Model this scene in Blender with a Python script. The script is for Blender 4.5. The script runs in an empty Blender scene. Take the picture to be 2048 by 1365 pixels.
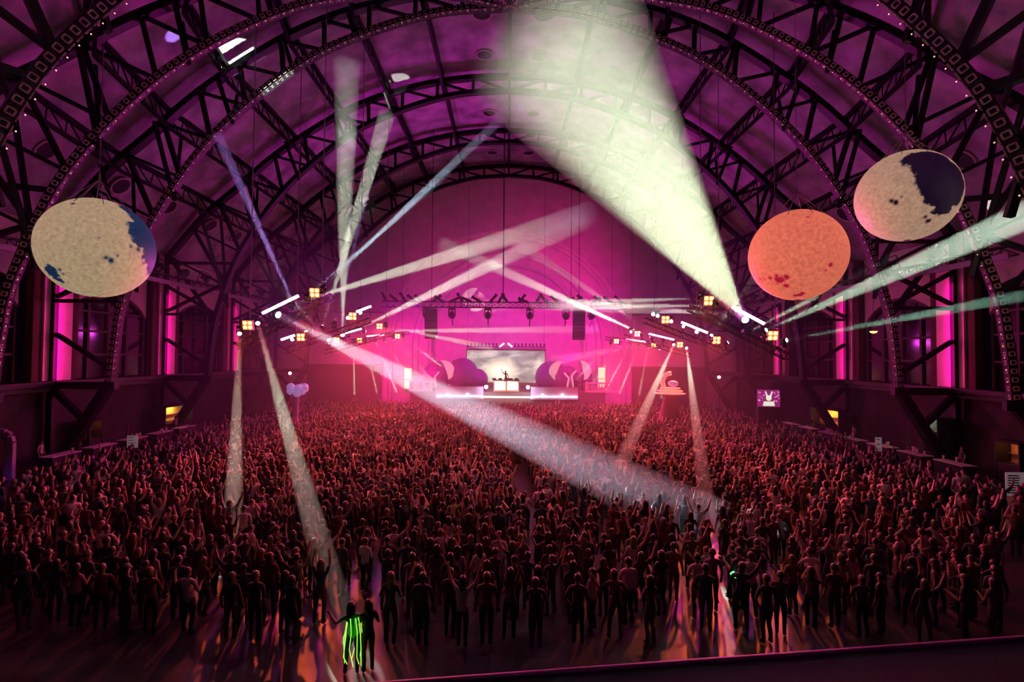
import bpy, bmesh, math, random
import numpy as np
from mathutils import Vector, Matrix, Euler
R = math.radians
PI = math.pi
rnd = random.Random(7)
scn = bpy.context.scene
COL = scn.collection

# ------------------------------------------------------------------ camera
F = 1040.0                      # focal length in pixels of the 2048 px wide frame
EYE = Vector((0, 0, 7.4))
PITCH, YAW, ROLL = R(1.57), R(-0.5), R(0.45)
cam = bpy.data.cameras.new('camera'); cam.sensor_width = 36; cam.lens = F / 2048 * 36
cam.clip_end = 400; cam.clip_start = .05
camo = bpy.data.objects.new('camera', cam); COL.objects.link(camo)
camo.location = EYE
camo.rotation_mode = 'QUATERNION'
_q = Euler((R(90) + PITCH, 0, YAW), 'XYZ').to_quaternion() @ Euler((0, 0, ROLL)).to_quaternion()
camo.rotation_quaternion = _q
scn.camera = camo

def at(px, py, depth):
    """world point on the plane Y = depth seen at picture position px, py"""
    d = _q @ Vector(((px - 1024) / F, -(py - 682.5) / F, -1))
    return EYE + d * (depth / d.y)
def atz(px, py, z):
    d = _q @ Vector(((px - 1024) / F, -(py - 682.5) / F, -1))
    return EYE + d * ((z - EYE.z) / d.z)

# ------------------------------------------------------------------ world and picture settings
w = bpy.data.worlds.new('world'); scn.world = w; w.use_nodes = True
w.node_tree.nodes['Background'].inputs[0].default_value = (.05, .004, .05, 1)
w.node_tree.nodes['Background'].inputs[1].default_value = .03
scn.view_settings.view_transform = 'Standard'; scn.view_settings.look = 'None'
scn.view_settings.gamma = 1; scn.view_settings.use_curve_mapping = False
scn.view_settings.exposure = 0.0
cy = scn.cycles
cy.adaptive_threshold = .03; cy.max_bounces = 3; cy.diffuse_bounces = 2; cy.glossy_bounces = 2; cy.transmission_bounces = 2
cy.volume_bounces = 0; cy.transparent_max_bounces = 8
cy.sample_clamp_indirect = 4; cy.sample_clamp_direct = 30
cy.caustics_reflective = False; cy.caustics_refractive = False
HAZE = 0.006
PINK = (1.0, .0, .34); MAG = (.8, .0, .72); VIO = (.75, .1, 1.0); ORG = (1.0, .11, .03)

def lamp(name, kind, loc, power, color, target=None, size=.3, angle=60, blend=.5, size_y=None):
    l = bpy.data.lights.new(name, kind); l.energy = power; l.color = color
    if kind == 'AREA':
        l.shape = 'RECTANGLE' if size_y else 'SQUARE'; l.size = size
        if size_y: l.size_y = size_y
    else: l.shadow_soft_size = size
    if kind == 'SPOT': l.spot_size = R(angle); l.spot_blend = blend
    o = bpy.data.objects.new(name, l); COL.objects.link(o); o.location = loc
    if target is not None:
        o.rotation_euler = (Vector(target) - Vector(loc)).to_track_quat('-Z', 'Y').to_euler()
    return o

# wash lights of the show: magenta washes over the end wall and up into the vault
for s in (-1, 1):
    lamp('wall_wash', 'SPOT', (s * 14, 61, 8.6), 8500, PINK, (s * 13, 72, 4), .5, 130, 1)
    lamp('arch_wash', 'SPOT', (s * 9, 58, 11), 14000, (1, 0, .42), (s * 5, 74, 17), .5, 100, 1)
    lamp('crowd_rim_fill', 'SPOT', (s * 8, 62.5, 6.5), 16000, (1, .0, .34), (s * 7, 30, 1), .3, 110, .8)  # unseen spots, this and the next, added to rim the crowd
    lamp('crowd_rim_fill', 'SPOT', (s * 14.5, 40, 9.2), 5000, (1, .01, .3), (s * 7, 20, 0), .3, 90, .8)
    lamp('vault_wash', 'SPOT', (s * 12, 62, 9.4), 11000, MAG, (s * 4, 40, 30), .6, 130, 1)
    lamp('vault_wash', 'SPOT', (s * 12, 38, 9.6), 900, MAG, (s * 12, 30, 30), .6, 150, 1)
    lamp('side_wash', 'SPOT', (s * 12, 52, 9), 1500, PINK, (s * 31, 52, 8), .6, 130, 1)
lamp('stage_wash', 'SPOT', (0, 62, 12), 5500, MAG, (0, 74, 8), .6, 120, .8)

# ------------------------------------------------------------------ materials
MATS = {}
def mat(name, color, rough=.6, metal=0, emit=None, strength=0, noise=0, scale=3, bump=0, spec=.5):
    if name in MATS: return MATS[name]
    m = bpy.data.materials.new(name); m.use_nodes = True; nt = m.node_tree
    b = nt.nodes['Principled BSDF']
    c = tuple(color) + (1,)
    b.inputs['Base Color'].default_value = c
    b.inputs['Roughness'].default_value = rough; b.inputs['Metallic'].default_value = metal
    b.inputs['Specular IOR Level'].default_value = spec
    tc = nt.nodes.new('ShaderNodeTexCoord')
    if noise:
        n = nt.nodes.new('ShaderNodeTexNoise'); n.inputs['Scale'].default_value = scale; n.inputs['Detail'].default_value = 5
        nt.links.new(tc.outputs['Object'], n.inputs['Vector'])
        r = nt.nodes.new('ShaderNodeMapRange'); r.inputs[1].default_value = .3; r.inputs[2].default_value = .7
        r.inputs[3].default_value = 1 - noise; r.inputs[4].default_value = 1 + noise * .6
        nt.links.new(n.outputs[0], r.inputs[0])
        mx = nt.nodes.new('ShaderNodeMix'); mx.data_type = 'RGBA'; mx.blend_type = 'MULTIPLY'
        mx.inputs[0].default_value = 1; mx.inputs[6].default_value = c
        nt.links.new(r.outputs[0], mx.inputs[7]); nt.links.new(mx.outputs[2], b.inputs['Base Color'])
    if bump:
        n2 = nt.nodes.new('ShaderNodeTexNoise'); n2.inputs['Scale'].default_value = scale * 4
        nt.links.new(tc.outputs['Object'], n2.inputs['Vector'])
        bp = nt.nodes.new('ShaderNodeBump'); bp.inputs['Strength'].default_value = bump
        nt.links.new(n2.outputs[0], bp.inputs['Height']); nt.links.new(bp.outputs[0], b.inputs['Normal'])
    if emit:
        b.inputs['Emission Color'].default_value = tuple(emit) + (1,)
        b.inputs['Emission Strength'].default_value = strength
    MATS[name] = m
    return m

STEEL = mat('dark_painted_steel', (.007, .005, .008), .5, .0, noise=.3, spec=.25)
LACE = mat('pale_lattice_paint', (.62, .5, .42), .6, noise=.2)
PLASTER = mat('aged_ceiling_plaster', (.42, .33, .42), .85, noise=.55, scale=.55, bump=.15)
PORT_DARK = mat('port_black', (.02, .015, .02), .8)
RINGM = mat('port_ring_paint', (.6, .45, .5), .6)
BLACK = mat('black_enamel', (.01, .01, .012), .4)
TRUSSM = mat('black_truss_tube', (.04, .03, .04), .4, .3)
WALLM = mat('cream_wall_paint', (.72, .6, .58), .8, noise=.12, scale=.8)
PIERM = mat('pale_pier_plaster', (.78, .66, .62), .8, noise=.1, scale=1.2)
LOWALL = mat('dark_wainscot', (.10, .07, .08), .7, noise=.3)
CABLE = mat('steel_cable', (.25, .2, .22), .4, .5)

def brick_mat(name, c1, c2, scale):
    m = bpy.data.materials.new(name); m.use_nodes = True; nt = m.node_tree; b = nt.nodes['Principled BSDF']
    tc = nt.nodes.new('ShaderNodeTexCoord'); sp = nt.nodes.new('ShaderNodeSeparateXYZ'); cb = nt.nodes.new('ShaderNodeCombineXYZ')
    ad = nt.nodes.new('ShaderNodeMath')
    nt.links.new(tc.outputs['Object'], sp.inputs[0]); nt.links.new(sp.outputs[0], ad.inputs[0]); nt.links.new(sp.outputs[1], ad.inputs[1])
    nt.links.new(ad.outputs[0], cb.inputs[0]); nt.links.new(sp.outputs[2], cb.inputs[1])
    br = nt.nodes.new('ShaderNodeTexBrick'); br.inputs['Scale'].default_value = scale
    br.inputs['Color1'].default_value = c1 + (1,); br.inputs['Color2'].default_value = c2 + (1,); br.inputs['Mortar'].default_value = (.02, .015, .015, 1)
    nt.links.new(cb.outputs[0], br.inputs['Vector']); nt.links.new(br.outputs[0], b.inputs['Base Color']); b.inputs['Roughness'].default_value = .85
    return m
BRICK = brick_mat('dark_red_brick', (.16, .06, .05), (.11, .045, .04), 3.2)

# ------------------------------------------------------------------ mesh builder
class MB:
    def __init__(s): s.v = []; s.f = []; s.m = []; s.mi = 0
    def add(s, vs, fs):
        n = len(s.v); s.v += [tuple(v) for v in vs]
        for f in fs: s.f.append(tuple(i + n for i in f)); s.m.append(s.mi)
        return s
    def box(s, c, size, rot=None):
        c = Vector(c); h = [x / 2 for x in size]; M = rot.to_matrix() if rot else None
        vs = []
        for x in (-1, 1):
            for y in (-1, 1):
                for z in (-1, 1):
                    p = Vector((x * h[0], y * h[1], z * h[2]))
                    vs.append(c + (M @ p if M else p))
        return s.add(vs, [(0, 1, 3, 2), (4, 6, 7, 5), (0, 4, 5, 1), (2, 3, 7, 6), (0, 2, 6, 4), (1, 5, 7, 3)])
    def bar(s, a, b, wd, ht, up=(0, 0, 1)):
        a, b = Vector(a), Vector(b); d = (b - a)
        if d.length < 1e-6: return s
        d.normalize(); u = Vector(up); sd = d.cross(u)
        if sd.length < 1e-3: sd = d.cross(Vector((0, 1, 0)))
        sd.normalize(); u = sd.cross(d).normalized()
        vs = [p + sd * (i * wd / 2) + u * (j * ht / 2) for p in (a, b) for i, j in ((-1, -1), (1, -1), (1, 1), (-1, 1))]
        return s.add(vs, [(3, 2, 1, 0), (4, 5, 6, 7), (0, 1, 5, 4), (1, 2, 6, 5), (2, 3, 7, 6), (3, 0, 4, 7)])
    def tube(s, a, b, r, n=6, r2=None):
        a, b = Vector(a), Vector(b); d = (b - a)
        if d.length < 1e-6: return s
        q = d.to_track_quat('Z', 'Y'); r2 = r if r2 is None else r2
        vs = []
        for p, rr in ((a, r), (b, r2)):
            for i in range(n):
                t = 2 * PI * i / n; vs.append(p + q @ Vector((rr * math.cos(t), rr * math.sin(t), 0)))
        fs = [(i, (i + 1) % n, n + (i + 1) % n, n + i) for i in range(n)]
        fs += [tuple(range(n - 1, -1, -1)), tuple(range(n, 2 * n))]
        return s.add(vs, fs)
    def path(s, pts, r, n=6):
        for a, b in zip(pts, pts[1:]): s.tube(a, b, r, n)
        return s
    def sphere(s, c, r, nu=12, nv=8, sc=(1, 1, 1), rot=None):
        c = Vector(c); vs = []; fs = []; M = rot.to_matrix() if rot else None
        for j in range(nv + 1):
            ph = PI * j / nv
            for i in range(nu):
                t = 2 * PI * i / nu
                p = Vector((r * sc[0] * math.sin(ph) * math.cos(t), r * sc[1] * math.sin(ph) * math.sin(t), r * sc[2] * math.cos(ph)))
                vs.append(c + (M @ p if M else p))
        for j in range(nv):
            for i in range(nu):
                fs.append((j * nu + i, (j + 1) * nu + i, (j + 1) * nu + (i + 1) % nu, j * nu + (i + 1) % nu))
        return s.add(vs, fs)
    def lathe(s, c, prof, n=24, rot=None):
        c = Vector(c); vs = []; fs = []; M = rot.to_matrix() if rot else None
        for r, z in prof:
            for i in range(n):
                t = 2 * PI * i / n; p = Vector((r * math.cos(t), r * math.sin(t), z)); vs.append(c + (M @ p if M else p))
        for j in range(len(prof) - 1):
            for i in range(n): fs.append((j * n + i, j * n + (i + 1) % n, (j + 1) * n + (i + 1) % n, (j + 1) * n + i))
        return s.add(vs, fs)
    def prism(s, pts, c, ax, ay, az, depth):
        """outline pts (2-D) in the plane ax, ay, pushed out along az"""
        c, ax, ay, az = Vector(c), Vector(ax), Vector(ay), Vector(az); n = len(pts)
        vs = [c + ax * x + ay * y - az * depth / 2 for x, y in pts] + [c + ax * x + ay * y + az * depth / 2 for x, y in pts]
        return s.add(vs, [tuple(range(n - 1, -1, -1)), tuple(range(n, 2 * n))] + [(i, (i + 1) % n, n + (i + 1) % n, n + i) for i in range(n)])
    def build(s, name, mats, parent=None, smooth=False, loc=None):
        me = bpy.data.meshes.new(name); me.from_pydata(s.v, [], s.f); me.update()
        if not isinstance(mats, (list, tuple)): mats = [mats]
        for m in mats: me.materials.append(m)
        if any(s.m): me.polygons.foreach_set('material_index', s.m)
        if smooth: me.polygons.foreach_set('use_smooth', [True] * len(me.polygons))
        o = bpy.data.objects.new(name, me); COL.objects.link(o)
        if parent: o.parent = parent
        if loc is not None: o.location = loc
        return o

def tag(o, label, cat=None, group=None, kind=None):
    if label: o['label'] = label
    if cat: o['category'] = cat
    if group: o['group'] = group
    if kind: o['kind'] = kind
    return o
def thing(name, label, cat, loc=(0, 0, 0), rot=None, group=None):
    o = bpy.data.objects.new(name, None); COL.objects.link(o); o.location = loc; o.empty_display_size = .2
    if rot is not None: o.rotation_euler = rot
    return tag(o, label, cat, group)
def struct(name, mb, m, smooth=False):
    o = mb.build(name, m, smooth=smooth); o['kind'] = 'structure'; return o
def copy_tree(o, parent=None):
    c = o.copy(); COL.objects.link(c)
    if parent: c.parent = parent
    for ch in o.children: copy_tree(ch, c)
    return c

# ------------------------------------------------------------------ the hall: profile of vault and trusses
YC = 36.0; BAY = 11.6; YEND = 72.0
def spline(pts, n):
    P = np.array(pts, float); P = np.vstack([2 * P[0] - P[1], P, 2 * P[-1] - P[-2]]); out = []
    for i in range(1, len(P) - 2):
        for k in range(n):
            t = k / n; a, b, c, d = P[i - 1:i + 3]
            out.append(.5 * (2 * b + (c - a) * t + (2 * a - 5 * b + 4 * c - d) * t * t + (3 * b - a - 3 * c + d) * t ** 3))
    out.append(P[-2]); return np.array(out)
def resample(Q, n):
    d = np.r_[0, np.cumsum(np.linalg.norm(np.diff(Q, axis=0), axis=1))]
    t = np.linspace(0, d[-1], n); return np.stack([np.interp(t, d, Q[:, k]) for k in range(2)], 1)
INNER = spline([(27.2, 5.1), (26.95, 8.2), (26.45, 11.2), (24.5, 16.7), (20.4, 22.7), (14.9, 27.5), (10.2, 29.9), (5, 31.5), (0.01, 31.95)], 8)
OUTER = spline([(31.0, 16.2), (27.9, 19.9), (25.2, 22.3), (20.9, 26.1), (14.8, 30.0), (9.5, 32.0), (4.5, 33.0), (0.01, 33.3)], 8)
SKIN = spline([(31.7, 16.1), (28.6, 20.2), (25.7, 23.0), (21.3, 26.9), (15.1, 30.8), (9.7, 32.8), (4.5, 33.7), (0.0, 34.0)], 5)

# ceiling: barrel vault plus the half dome over the camera's end
mb = MB(); S = [(x, z) for x, z in SKIN]
full = [(-x, z) for x, z in S] + [(x, z) for x, z in S[::-1][1:]]
ys = np.linspace(YC, YEND + .2, 10); vs = [(x, y, z) for y in ys for x, z in full]; n = len(full)
mb.add(vs, [(j * n + i, j * n + i + 1, (j + 1) * n + i + 1, (j + 1) * n + i) for j in range(len(ys) - 1) for i in range(n - 1)])
NA = 32; vs = [(x * math.cos(a), YC - x * math.sin(a), z) for a in np.linspace(0, PI, NA + 1) for x, z in S]; n = len(S)
mb.add(vs, [(j * n + i, j * n + i + 1, (j + 1) * n + i + 1, (j + 1) * n + i) for j in range(NA) for i in range(n - 1)])
struct('ceiling', mb, PLASTER, smooth=True)

def prof_at(P, x):          # height of a profile at plan radius x
    Q = P[::-1]; return float(np.interp(x, Q[:, 0], Q[:, 1]))

# trusses -----------------------------------------------------------------
def half_points(alpha, side):
    """function (rho, z, off) -> world point in the plane of a rib turned alpha towards the camera"""
    ca, sa = math.cos(alpha), math.sin(alpha)
    return ca, sa
def make_rib(alpha, side, y0, root, lit):
    ca, sa = math.cos(alpha), math.sin(alpha)
    def P(rho, z, off=0):   # off: across the rib plane
        return Vector((side * (rho * ca + off * sa), y0 - rho * sa + off * ca, z))
    acr = Vector((side * sa, ca, 0))
    I = resample(INNER, 23); O = resample(OUTER, 17)
    wd = .62
    mi = MB(); mo = MB(); mw = MB()
    for Q, m, th in ((resample(INNER, 60), mi, .36), (resample(OUTER, 40), mo, .4)):
        for a, b in zip(Q, Q[1:]):
            m.bar(P(*a), P(*(b + (b - a) * .06)), th, wd, up=acr)
    # web: posts and diagonals between the chords
    u = np.linspace(0, 1, 14)
    Ia = resample(INNER[14:], 12); Oa = resample(OUTER, 12)
    for k in range(11):
        mw.bar(P(*Ia[k]), P(*Oa[k]), .26, .3, up=acr)
        mw.bar(P(*Oa[k]), P(*Ia[k + 1]), .18, .24, up=acr)
    # column on the wall side, lacing between column and inner chord
    mc = MB(); mc.bar(P(31.25, 0), P(31.25, 16.3), .42, .34, up=acr)
    zs = [5.1, 6.2, 8.6, 10.9, 13.4, 15.6]
    for k in range(1, 6):
        zi = zs[k]; xi = float(np.interp(zi, INNER[:, 1], INNER[:, 0]))
        if k in (3, 5): mw.bar(P(xi, zi), P(31, zi), .24, .3, up=acr)
        if k in (1, 3): mw.bar(P(xi, zi), P(31, zs[k + 1]), .26, .3, up=acr)
        if k == 4: mw.bar(P(31, zi - 2.2), P(xi, zi + .4), .24, .3, up=acr)
    ms = MB(); ms.bar(P(27.1, 5.4), P(30.5, 0), .6, .6, up=acr); ms.bar(P(31, 4.7), P(28.8, 2.6), .34, .4, up=acr)
    mb_ = MB(); mb_.bar(P(26.8, 5.1), P(31.2, 5.1), .5, .5, up=acr)
    mi.build('inner_chord', STEEL, root); mo.build('outer_chord', STEEL, root); mw.build('web_bracing', STEEL, root)
    mc.build('column', STEEL, root); ms.build('leg_strut', STEEL, root); mb_.build('foot_beam', STEEL, root)
    if lit:
        # two rows of square lacing plates on the faces of the inner chord and a row of bulbs
        Q = resample(INNER, 100); ml = MB()
        for i in range(1, len(Q) - 1):
            d = Vector((Q[i + 1][0] - Q[i - 1][0], Q[i + 1][1] - Q[i - 1][1])).normalized(); nrm = Vector((d[1], -d[0]))
            if nrm[0] * (-Q[i][0]) + nrm[1] * (12 - Q[i][1]) < 0: nrm = -nrm
            t = (P(Q[i][0] + d[0], Q[i][1] + d[1]) - P(*Q[i])).normalized(); nv = (P(Q[i][0] + nrm[0], Q[i][1] + nrm[1]) - P(*Q[i])).normalized()
            for c, e1 in ((P(Q[i][0], Q[i][1], -.33), nv), (P(Q[i][0] + nrm[0] * .2, Q[i][1] + nrm[1] * .2, -.12), acr)):
                h = .1 if e1 is nv else .09
                for q0, q1 in ((t + e1, t - e1), (t - e1, -t - e1), (-t - e1, -t + e1), (-t + e1, t + e1)): ml.bar(c + q0 * h, c + q1 * h, .05, .05, up=acr)
        ml.build('plate_lattice', LACE, root)['kind'] = 'stuff'
        Q = resample(INNER, 72)
        for i in range(2, 70):
            d = Vector((Q[i + 1][0] - Q[i - 1][0], Q[i + 1][1] - Q[i - 1][1])).normalized(); nrm = Vector((d[1], -d[0]))
            if nrm[0] * (-Q[i][0]) + nrm[1] * (12 - Q[i][1]) < 0: nrm = -nrm
            p = Vector(Q[i]) + nrm * .3
            o = bpy.data.objects.new('bulb', BULB); COL.objects.link(o); o.parent = root; o.location = P(p[0], p[1], -.3)
b = MB(); b.sphere((0, 0, 0), .024, 6, 4)
BULBM = mat('warm_bulb_glass', (.9, .7, .5), .3, emit=(1, .5, .4), strength=1.6)
BULB = b.build('bulb', BULBM, smooth=True).data
bpy.data.objects.remove(bpy.data.objects['bulb'])
TR = [('second arch truss spanning the whole hall, strung with bulbs, framing the rig', YC, True),
      ('arch truss just beyond the bulb-strung one, above the lighting rigs', YC + BAY, False),
      ('arch truss between the rigs and the stage end', YC + 2 * BAY, False),
      ('innermost arch truss right against the stage end wall', YC + 3 * BAY - .4, False)]
for lab, y0, lit in TR:
    t = thing('arch_truss', 'black steel ' + lab, 'truss', (0, 0, 0), group='arch trusses of the vault')
    make_rib(0, -1, y0, t, lit); make_rib(0, 1, y0, t, lit)
for al, nm in ((22.5, 'bulb-strung half rib of the dome sweeping over the'), (55, 'outermost bulb-strung rib in the upper corner on the')):
    for s, sn in ((-1, 'left'), (1, 'right')):
        t = thing('dome_rib', 'black steel %s %s side' % (nm, {'left': 'cream moon by the', 'right': 'red moon by the'}[sn] if al < 30 else ('left' if s < 0 else 'right')), 'truss', group='ribs of the half dome')
        t['label'] = ('black bulb-strung dome rib curving behind the %s' % ('left-hand cream moon' if s < 0 else 'two right-hand moons')) if al < 30 else ('outermost black dome rib in the upper %s corner' % sn)
        make_rib(R(al), s, YC, t, True)

# purlins running along the vault between trusses, and round the dome between ribs
PUR = [3.0 / 1 * 0, 6.2, 11.2, 15.6, 19.9, 23.9, 27.3]
ORD = ['', 'first', 'second', 'third', 'fourth', 'fifth', 'sixth']
def purlin(pts_top, pts_bot, label, knees):
    t = thing('purlin', label, 'purlin', group='dark purlins under the vault')
    m = MB(); m.bar(pts_top[0], pts_top[1], .26, .3); m.build('top_bar', STEEL, t)
    m = MB(); m.bar(pts_bot[0], pts_bot[1], .2, .22); m.build('bottom_bar', STEEL, t)
    m = MB(); n_ = 6
    for k in range(n_):
        a = pts_top[0].lerp(pts_top[1], k / n_); b_ = pts_bot[0].lerp(pts_bot[1], (k + .5) / n_); c_ = pts_top[0].lerp(pts_top[1], (k + 1) / n_)
        m.bar(a, b_, .07, .07); m.bar(b_, c_, .07, .07)
    for a, b_ in knees: m.bar(a, b_, .2, .22)
    m.build('lacing', STEEL, t)
for x in PUR:
    for s in ((-1, 1) if x else (1,)):
        zt = prof_at(SKIN, x) - .25; zb = prof_at(OUTER, min(x, 30)) - .55
        zi = prof_at(INNER, min(x, 26.4)); xi = min(x, 26.4)
        for k in range(3):
            y0, y1 = YC + k * BAY, YC + (k + 1) * BAY
            kn = [(Vector((s * xi * .97, y0, zi + .2)), Vector((s * x, y0 + 1.7, zb))), (Vector((s * xi * .97, y1, zi + .2)), Vector((s * x, y1 - 1.7, zb)))]
            purlin((Vector((s * x, y0, zt)), Vector((s * x, y1, zt))), (Vector((s * x * .985, y0, zb)), Vector((s * x * .985, y1, zb))),
                   'dark laced purlin, %s, %s bay of the vault' % (('on the crown line' if not x else '%s from the crown on the %s' % (ORD[PUR.index(x)], 'left' if s < 0 else 'right')), ('nearest', 'middle', 'farthest')[k]), kn)
        if x:
            for a0, a1 in ((0, 22.5), (22.5, 55)):
                def D(rho, z, a): return Vector((s * rho * math.cos(R(a)), YC - rho * math.sin(R(a)), z))
                kn = [(D(xi * .97, zi + .2, a0), D(x, zb, a0 + 3)), (D(xi * .97, zi + .2, a1), D(x, zb, a1 - 3))]
                purlin((D(x, zt, a0), D(x, zt, a1)), (D(x * .985, zb, a0), D(x * .985, zb, a1)), 'dark dome purlin, %s from the crown, %s, %s' % (ORD[PUR.index(x)], 'left' if s < 0 else 'right', 'beyond the moon rib' if a0 == 0 else 'upper corner'), kn)

# round ports in the ceiling
def port(p, nrm, where):
    q = Vector(nrm).to_track_quat('Z', 'Y').to_euler()
    t = thing('ceiling_port', 'round dark ceiling port with a pale ring, ' + where, 'ceiling port', p, q, 'round ports in the ceiling')
    m = MB(); m.lathe((0, 0, 0), [(.78, .0), (.8, .09), (.72, .12), (.66, .07), (.66, 0)], 24); m.build('ring', RINGM, t, True)
    m = MB(); m.lathe((0, 0, 0), [(.68, .05), (.3, .06), (.0001, .06)], 24); m.build('dark_disc', PORT_DARK, t)  # dark disc drawn in place of the open hole
k = 0
for y in (39.5, 45, 51.2, 56, 61.6, 67):
    for s in (-1, 1):
        sd = 'left' if s < 0 else 'right'; nth = {39.5: 'nearest', 45: 'second', 51.2: 'third', 56: 'fourth', 61.6: 'fifth', 67: 'farthest'}[y]
        port((s * 2.4 + .2, y, prof_at(SKIN, 2.4) - .06), (0, 0, -1), '%s of the crown row, %s' % (nth, sd))
        x = 28.9; z = prof_at(SKIN, x)
        port((s * (x - .1), y - 1, z - .1), (-s * .74, 0, -.67), '%s of the low row, %s' % (nth, sd))
for s in (-1, 1):
    for a in (8, 15, 30, 38):
        x = 28.8; z = prof_at(SKIN, x) - .1; c_, s_ = math.cos(R(a)), math.sin(R(a))
        port((s * x * c_, YC - x * s_, z), (-s * .74 * c_, .74 * s_, -.67), 'in the dome by the %s eave, %s' % ('left' if s < 0 else 'right', {8: 'farthest', 15: 'second', 30: 'third', 38: 'nearest'}[a]))

# ------------------------------------------------------------------ floor, walls
fm = bpy.data.materials.new('scuffed_dance_floor'); fm.use_nodes = True; nt = fm.node_tree; bs = nt.nodes['Principled BSDF']
tc = nt.nodes.new('ShaderNodeTexCoord'); n1 = nt.nodes.new('ShaderNodeTexNoise'); n1.inputs['Scale'].default_value = .9; n1.inputs['Detail'].default_value = 6
nt.links.new(tc.outputs['Object'], n1.inputs['Vector'])
cr = nt.nodes.new('ShaderNodeValToRGB'); cr.color_ramp.elements[0].color = (.035, .022, .032, 1); cr.color_ramp.elements[1].color = (.13, .08, .10, 1)
cr.color_ramp.elements[0].position = .35; cr.color_ramp.elements[1].position = .7
nt.links.new(n1.outputs[0], cr.inputs[0]); nt.links.new(cr.outputs[0], bs.inputs['Base Color'])
mr = nt.nodes.new('ShaderNodeMapRange'); mr.inputs[3].default_value = .22; mr.inputs[4].default_value = .5
nt.links.new(n1.outputs[0], mr.inputs[0]); nt.links.new(mr.outputs[0], bs.inputs['Roughness'])
m = MB(); m.box((0, 33, -.1), (76, 90, .2)); struct('floor', m, fm)

def arch_opening(m, mats, y0, y1, x, s):
    pass
# side walls: piers, arched dark windows between them, brick beside the windows, sill ledge, lower wall
GLASSD = mat('night_window_glass', (.012, .008, .012), .12)
FRAMED = mat('dark_window_frame', (.07, .03, .045), .6)
def side_wall(s, nm):
    """nm: left or right; straight part beside the vault and the start of the curved apse"""
    X = 31.7
    pts = [(X, YEND)]                      # plan line: bays along Y then round the apse
    m = MB(); mp = MB(); ml = MB(); mc = MB()
    nwin = 0
    def plan(u):                            # u: distance along the wall, 0 at the crossing, positive to the stage
        if u >= 0: return Vector((s * X, YC + u, 0)), Vector((0, 1, 0)), Vector((-s, 0, 0))
        a = -u / X
        return Vector((s * X * math.cos(a), YC - X * math.sin(a), 0)), Vector((s * math.sin(a), math.cos(a), 0)), Vector((-s * math.cos(a), math.sin(a), 0))
    bay_ap = X * R(22.5)
    lines = [(-2 * bay_ap, bay_ap), (-bay_ap, bay_ap), (0, BAY), (BAY, BAY), (2 * BAY, BAY)]
    for u0, L in lines:
        c0, c1 = u0 + 1.15, u0 + L - 1.15   # window bay
        # pier at u0
        p, t, nn = plan(u0 + .5); mp.bar(p + nn * .15 + Vector((0, 0, 5.4)), p + nn * .15 + Vector((0, 0, 16.2)), 2.3, .5, up=nn)
        # brick returns beside the pier
        for e in (u0 + 2.0, u0 + L - 1.0):
            p, t, nn = plan(e); m.bar(p + Vector((0, 0, 5.2)), p + Vector((0, 0, 16.2)), .7, .5, up=nn)
        # wall over the arch
        p0, t0, n0 = plan(u0 + L / 2); half = L / 2 - 1.8; zs0 = 10.4; rise = 1.9
        N = 14; arc = [(-half + 2 * half * i / N, zs0 + rise * math.sin(PI * i / N) ** .75 if 0 < i < N else zs0) for i in range(N + 1)]
        for (a, za), (b_, zb_) in zip(arc, arc[1:]):
            for off in (0,):
                vs = [p0 + t0 * a + Vector((0, 0, za)), p0 + t0 * b_ + Vector((0, 0, zb_)), p0 + t0 * b_ + Vector((0, 0, 16.2)), p0 + t0 * a + Vector((0, 0, 16.2))]
                bk = [v - n0 * .5 for v in vs]
                mp.add(vs + bk, [(0, 1, 2, 3), (7, 6, 5, 4), (0, 4, 5, 1)])
        nwin += 1
        gl = MB(); gp = [(a, z) for a, z in arc] + [(half, 5.4), (-half, 5.4)]
        gl.prism(gp, p0 - n0 * .35, t0, (0, 0, 1), n0, .06)
        o = gl.build('window_%d' % (nwin + (0 if s < 0 else 5)), GLASSD); o['kind'] = 'structure'
        fr = MB()
        for i in range(5):
            a = -half + 2 * half * i / 4; ztop = float(np.interp(a, [q[0] for q in arc], [q[1] for q in arc]))
            fr.bar(p0 - n0 * .25 + t0 * a + Vector((0, 0, 5.4)), p0 - n0 * .25 + t0 * a + Vector((0, 0, ztop)), .22, .2, up=n0)
        for z in (7.2, 9.0, 10.5): fr.bar(p0 - n0 * .25 - t0 * half + Vector((0, 0, z)), p0 - n0 * .25 + t0 * half + Vector((0, 0, z)), .16, .16)
        for (a, za), (b_, zb_) in zip(arc, arc[1:]): fr.bar(p0 - n0 * .2 + t0 * a + Vector((0, 0, za - .1)), p0 - n0 * .2 + t0 * b_ + Vector((0, 0, zb_ - .1)), .3, .25)
        fr.build('window_frame', FRAMED, o)
        # sill ledge and lower wall
        for k in range(4):
            pa, _, na = plan(u0 + L * k / 4); pb, _, nb = plan(u0 + L * (k + 1) / 4)
            ml.bar(pa + na * .3 + Vector((0, 0, 5.2)), pb + nb * .3 + Vector((0, 0, 5.2)), 1.1, .32)
            ml.bar(pa + na * .2 + Vector((0, 0, 4.85)), pb + nb * .2 + Vector((0, 0, 4.85)), .7, .3)
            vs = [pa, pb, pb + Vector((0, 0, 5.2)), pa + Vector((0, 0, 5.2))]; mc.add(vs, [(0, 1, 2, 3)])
    struct('wall_%s' % nm, mp, PIERM); 
    o = m.build('wall_brick_%s' % nm, BRICK); o['kind'] = 'structure'
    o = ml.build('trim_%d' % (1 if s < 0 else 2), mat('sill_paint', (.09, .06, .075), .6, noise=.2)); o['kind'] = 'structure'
    o = mc.build('wall_lower_%s' % nm, mat('lower_wall_paint', (.04, .02, .028), .8, noise=.4, scale=1.5)); o['kind'] = 'structure'
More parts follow.
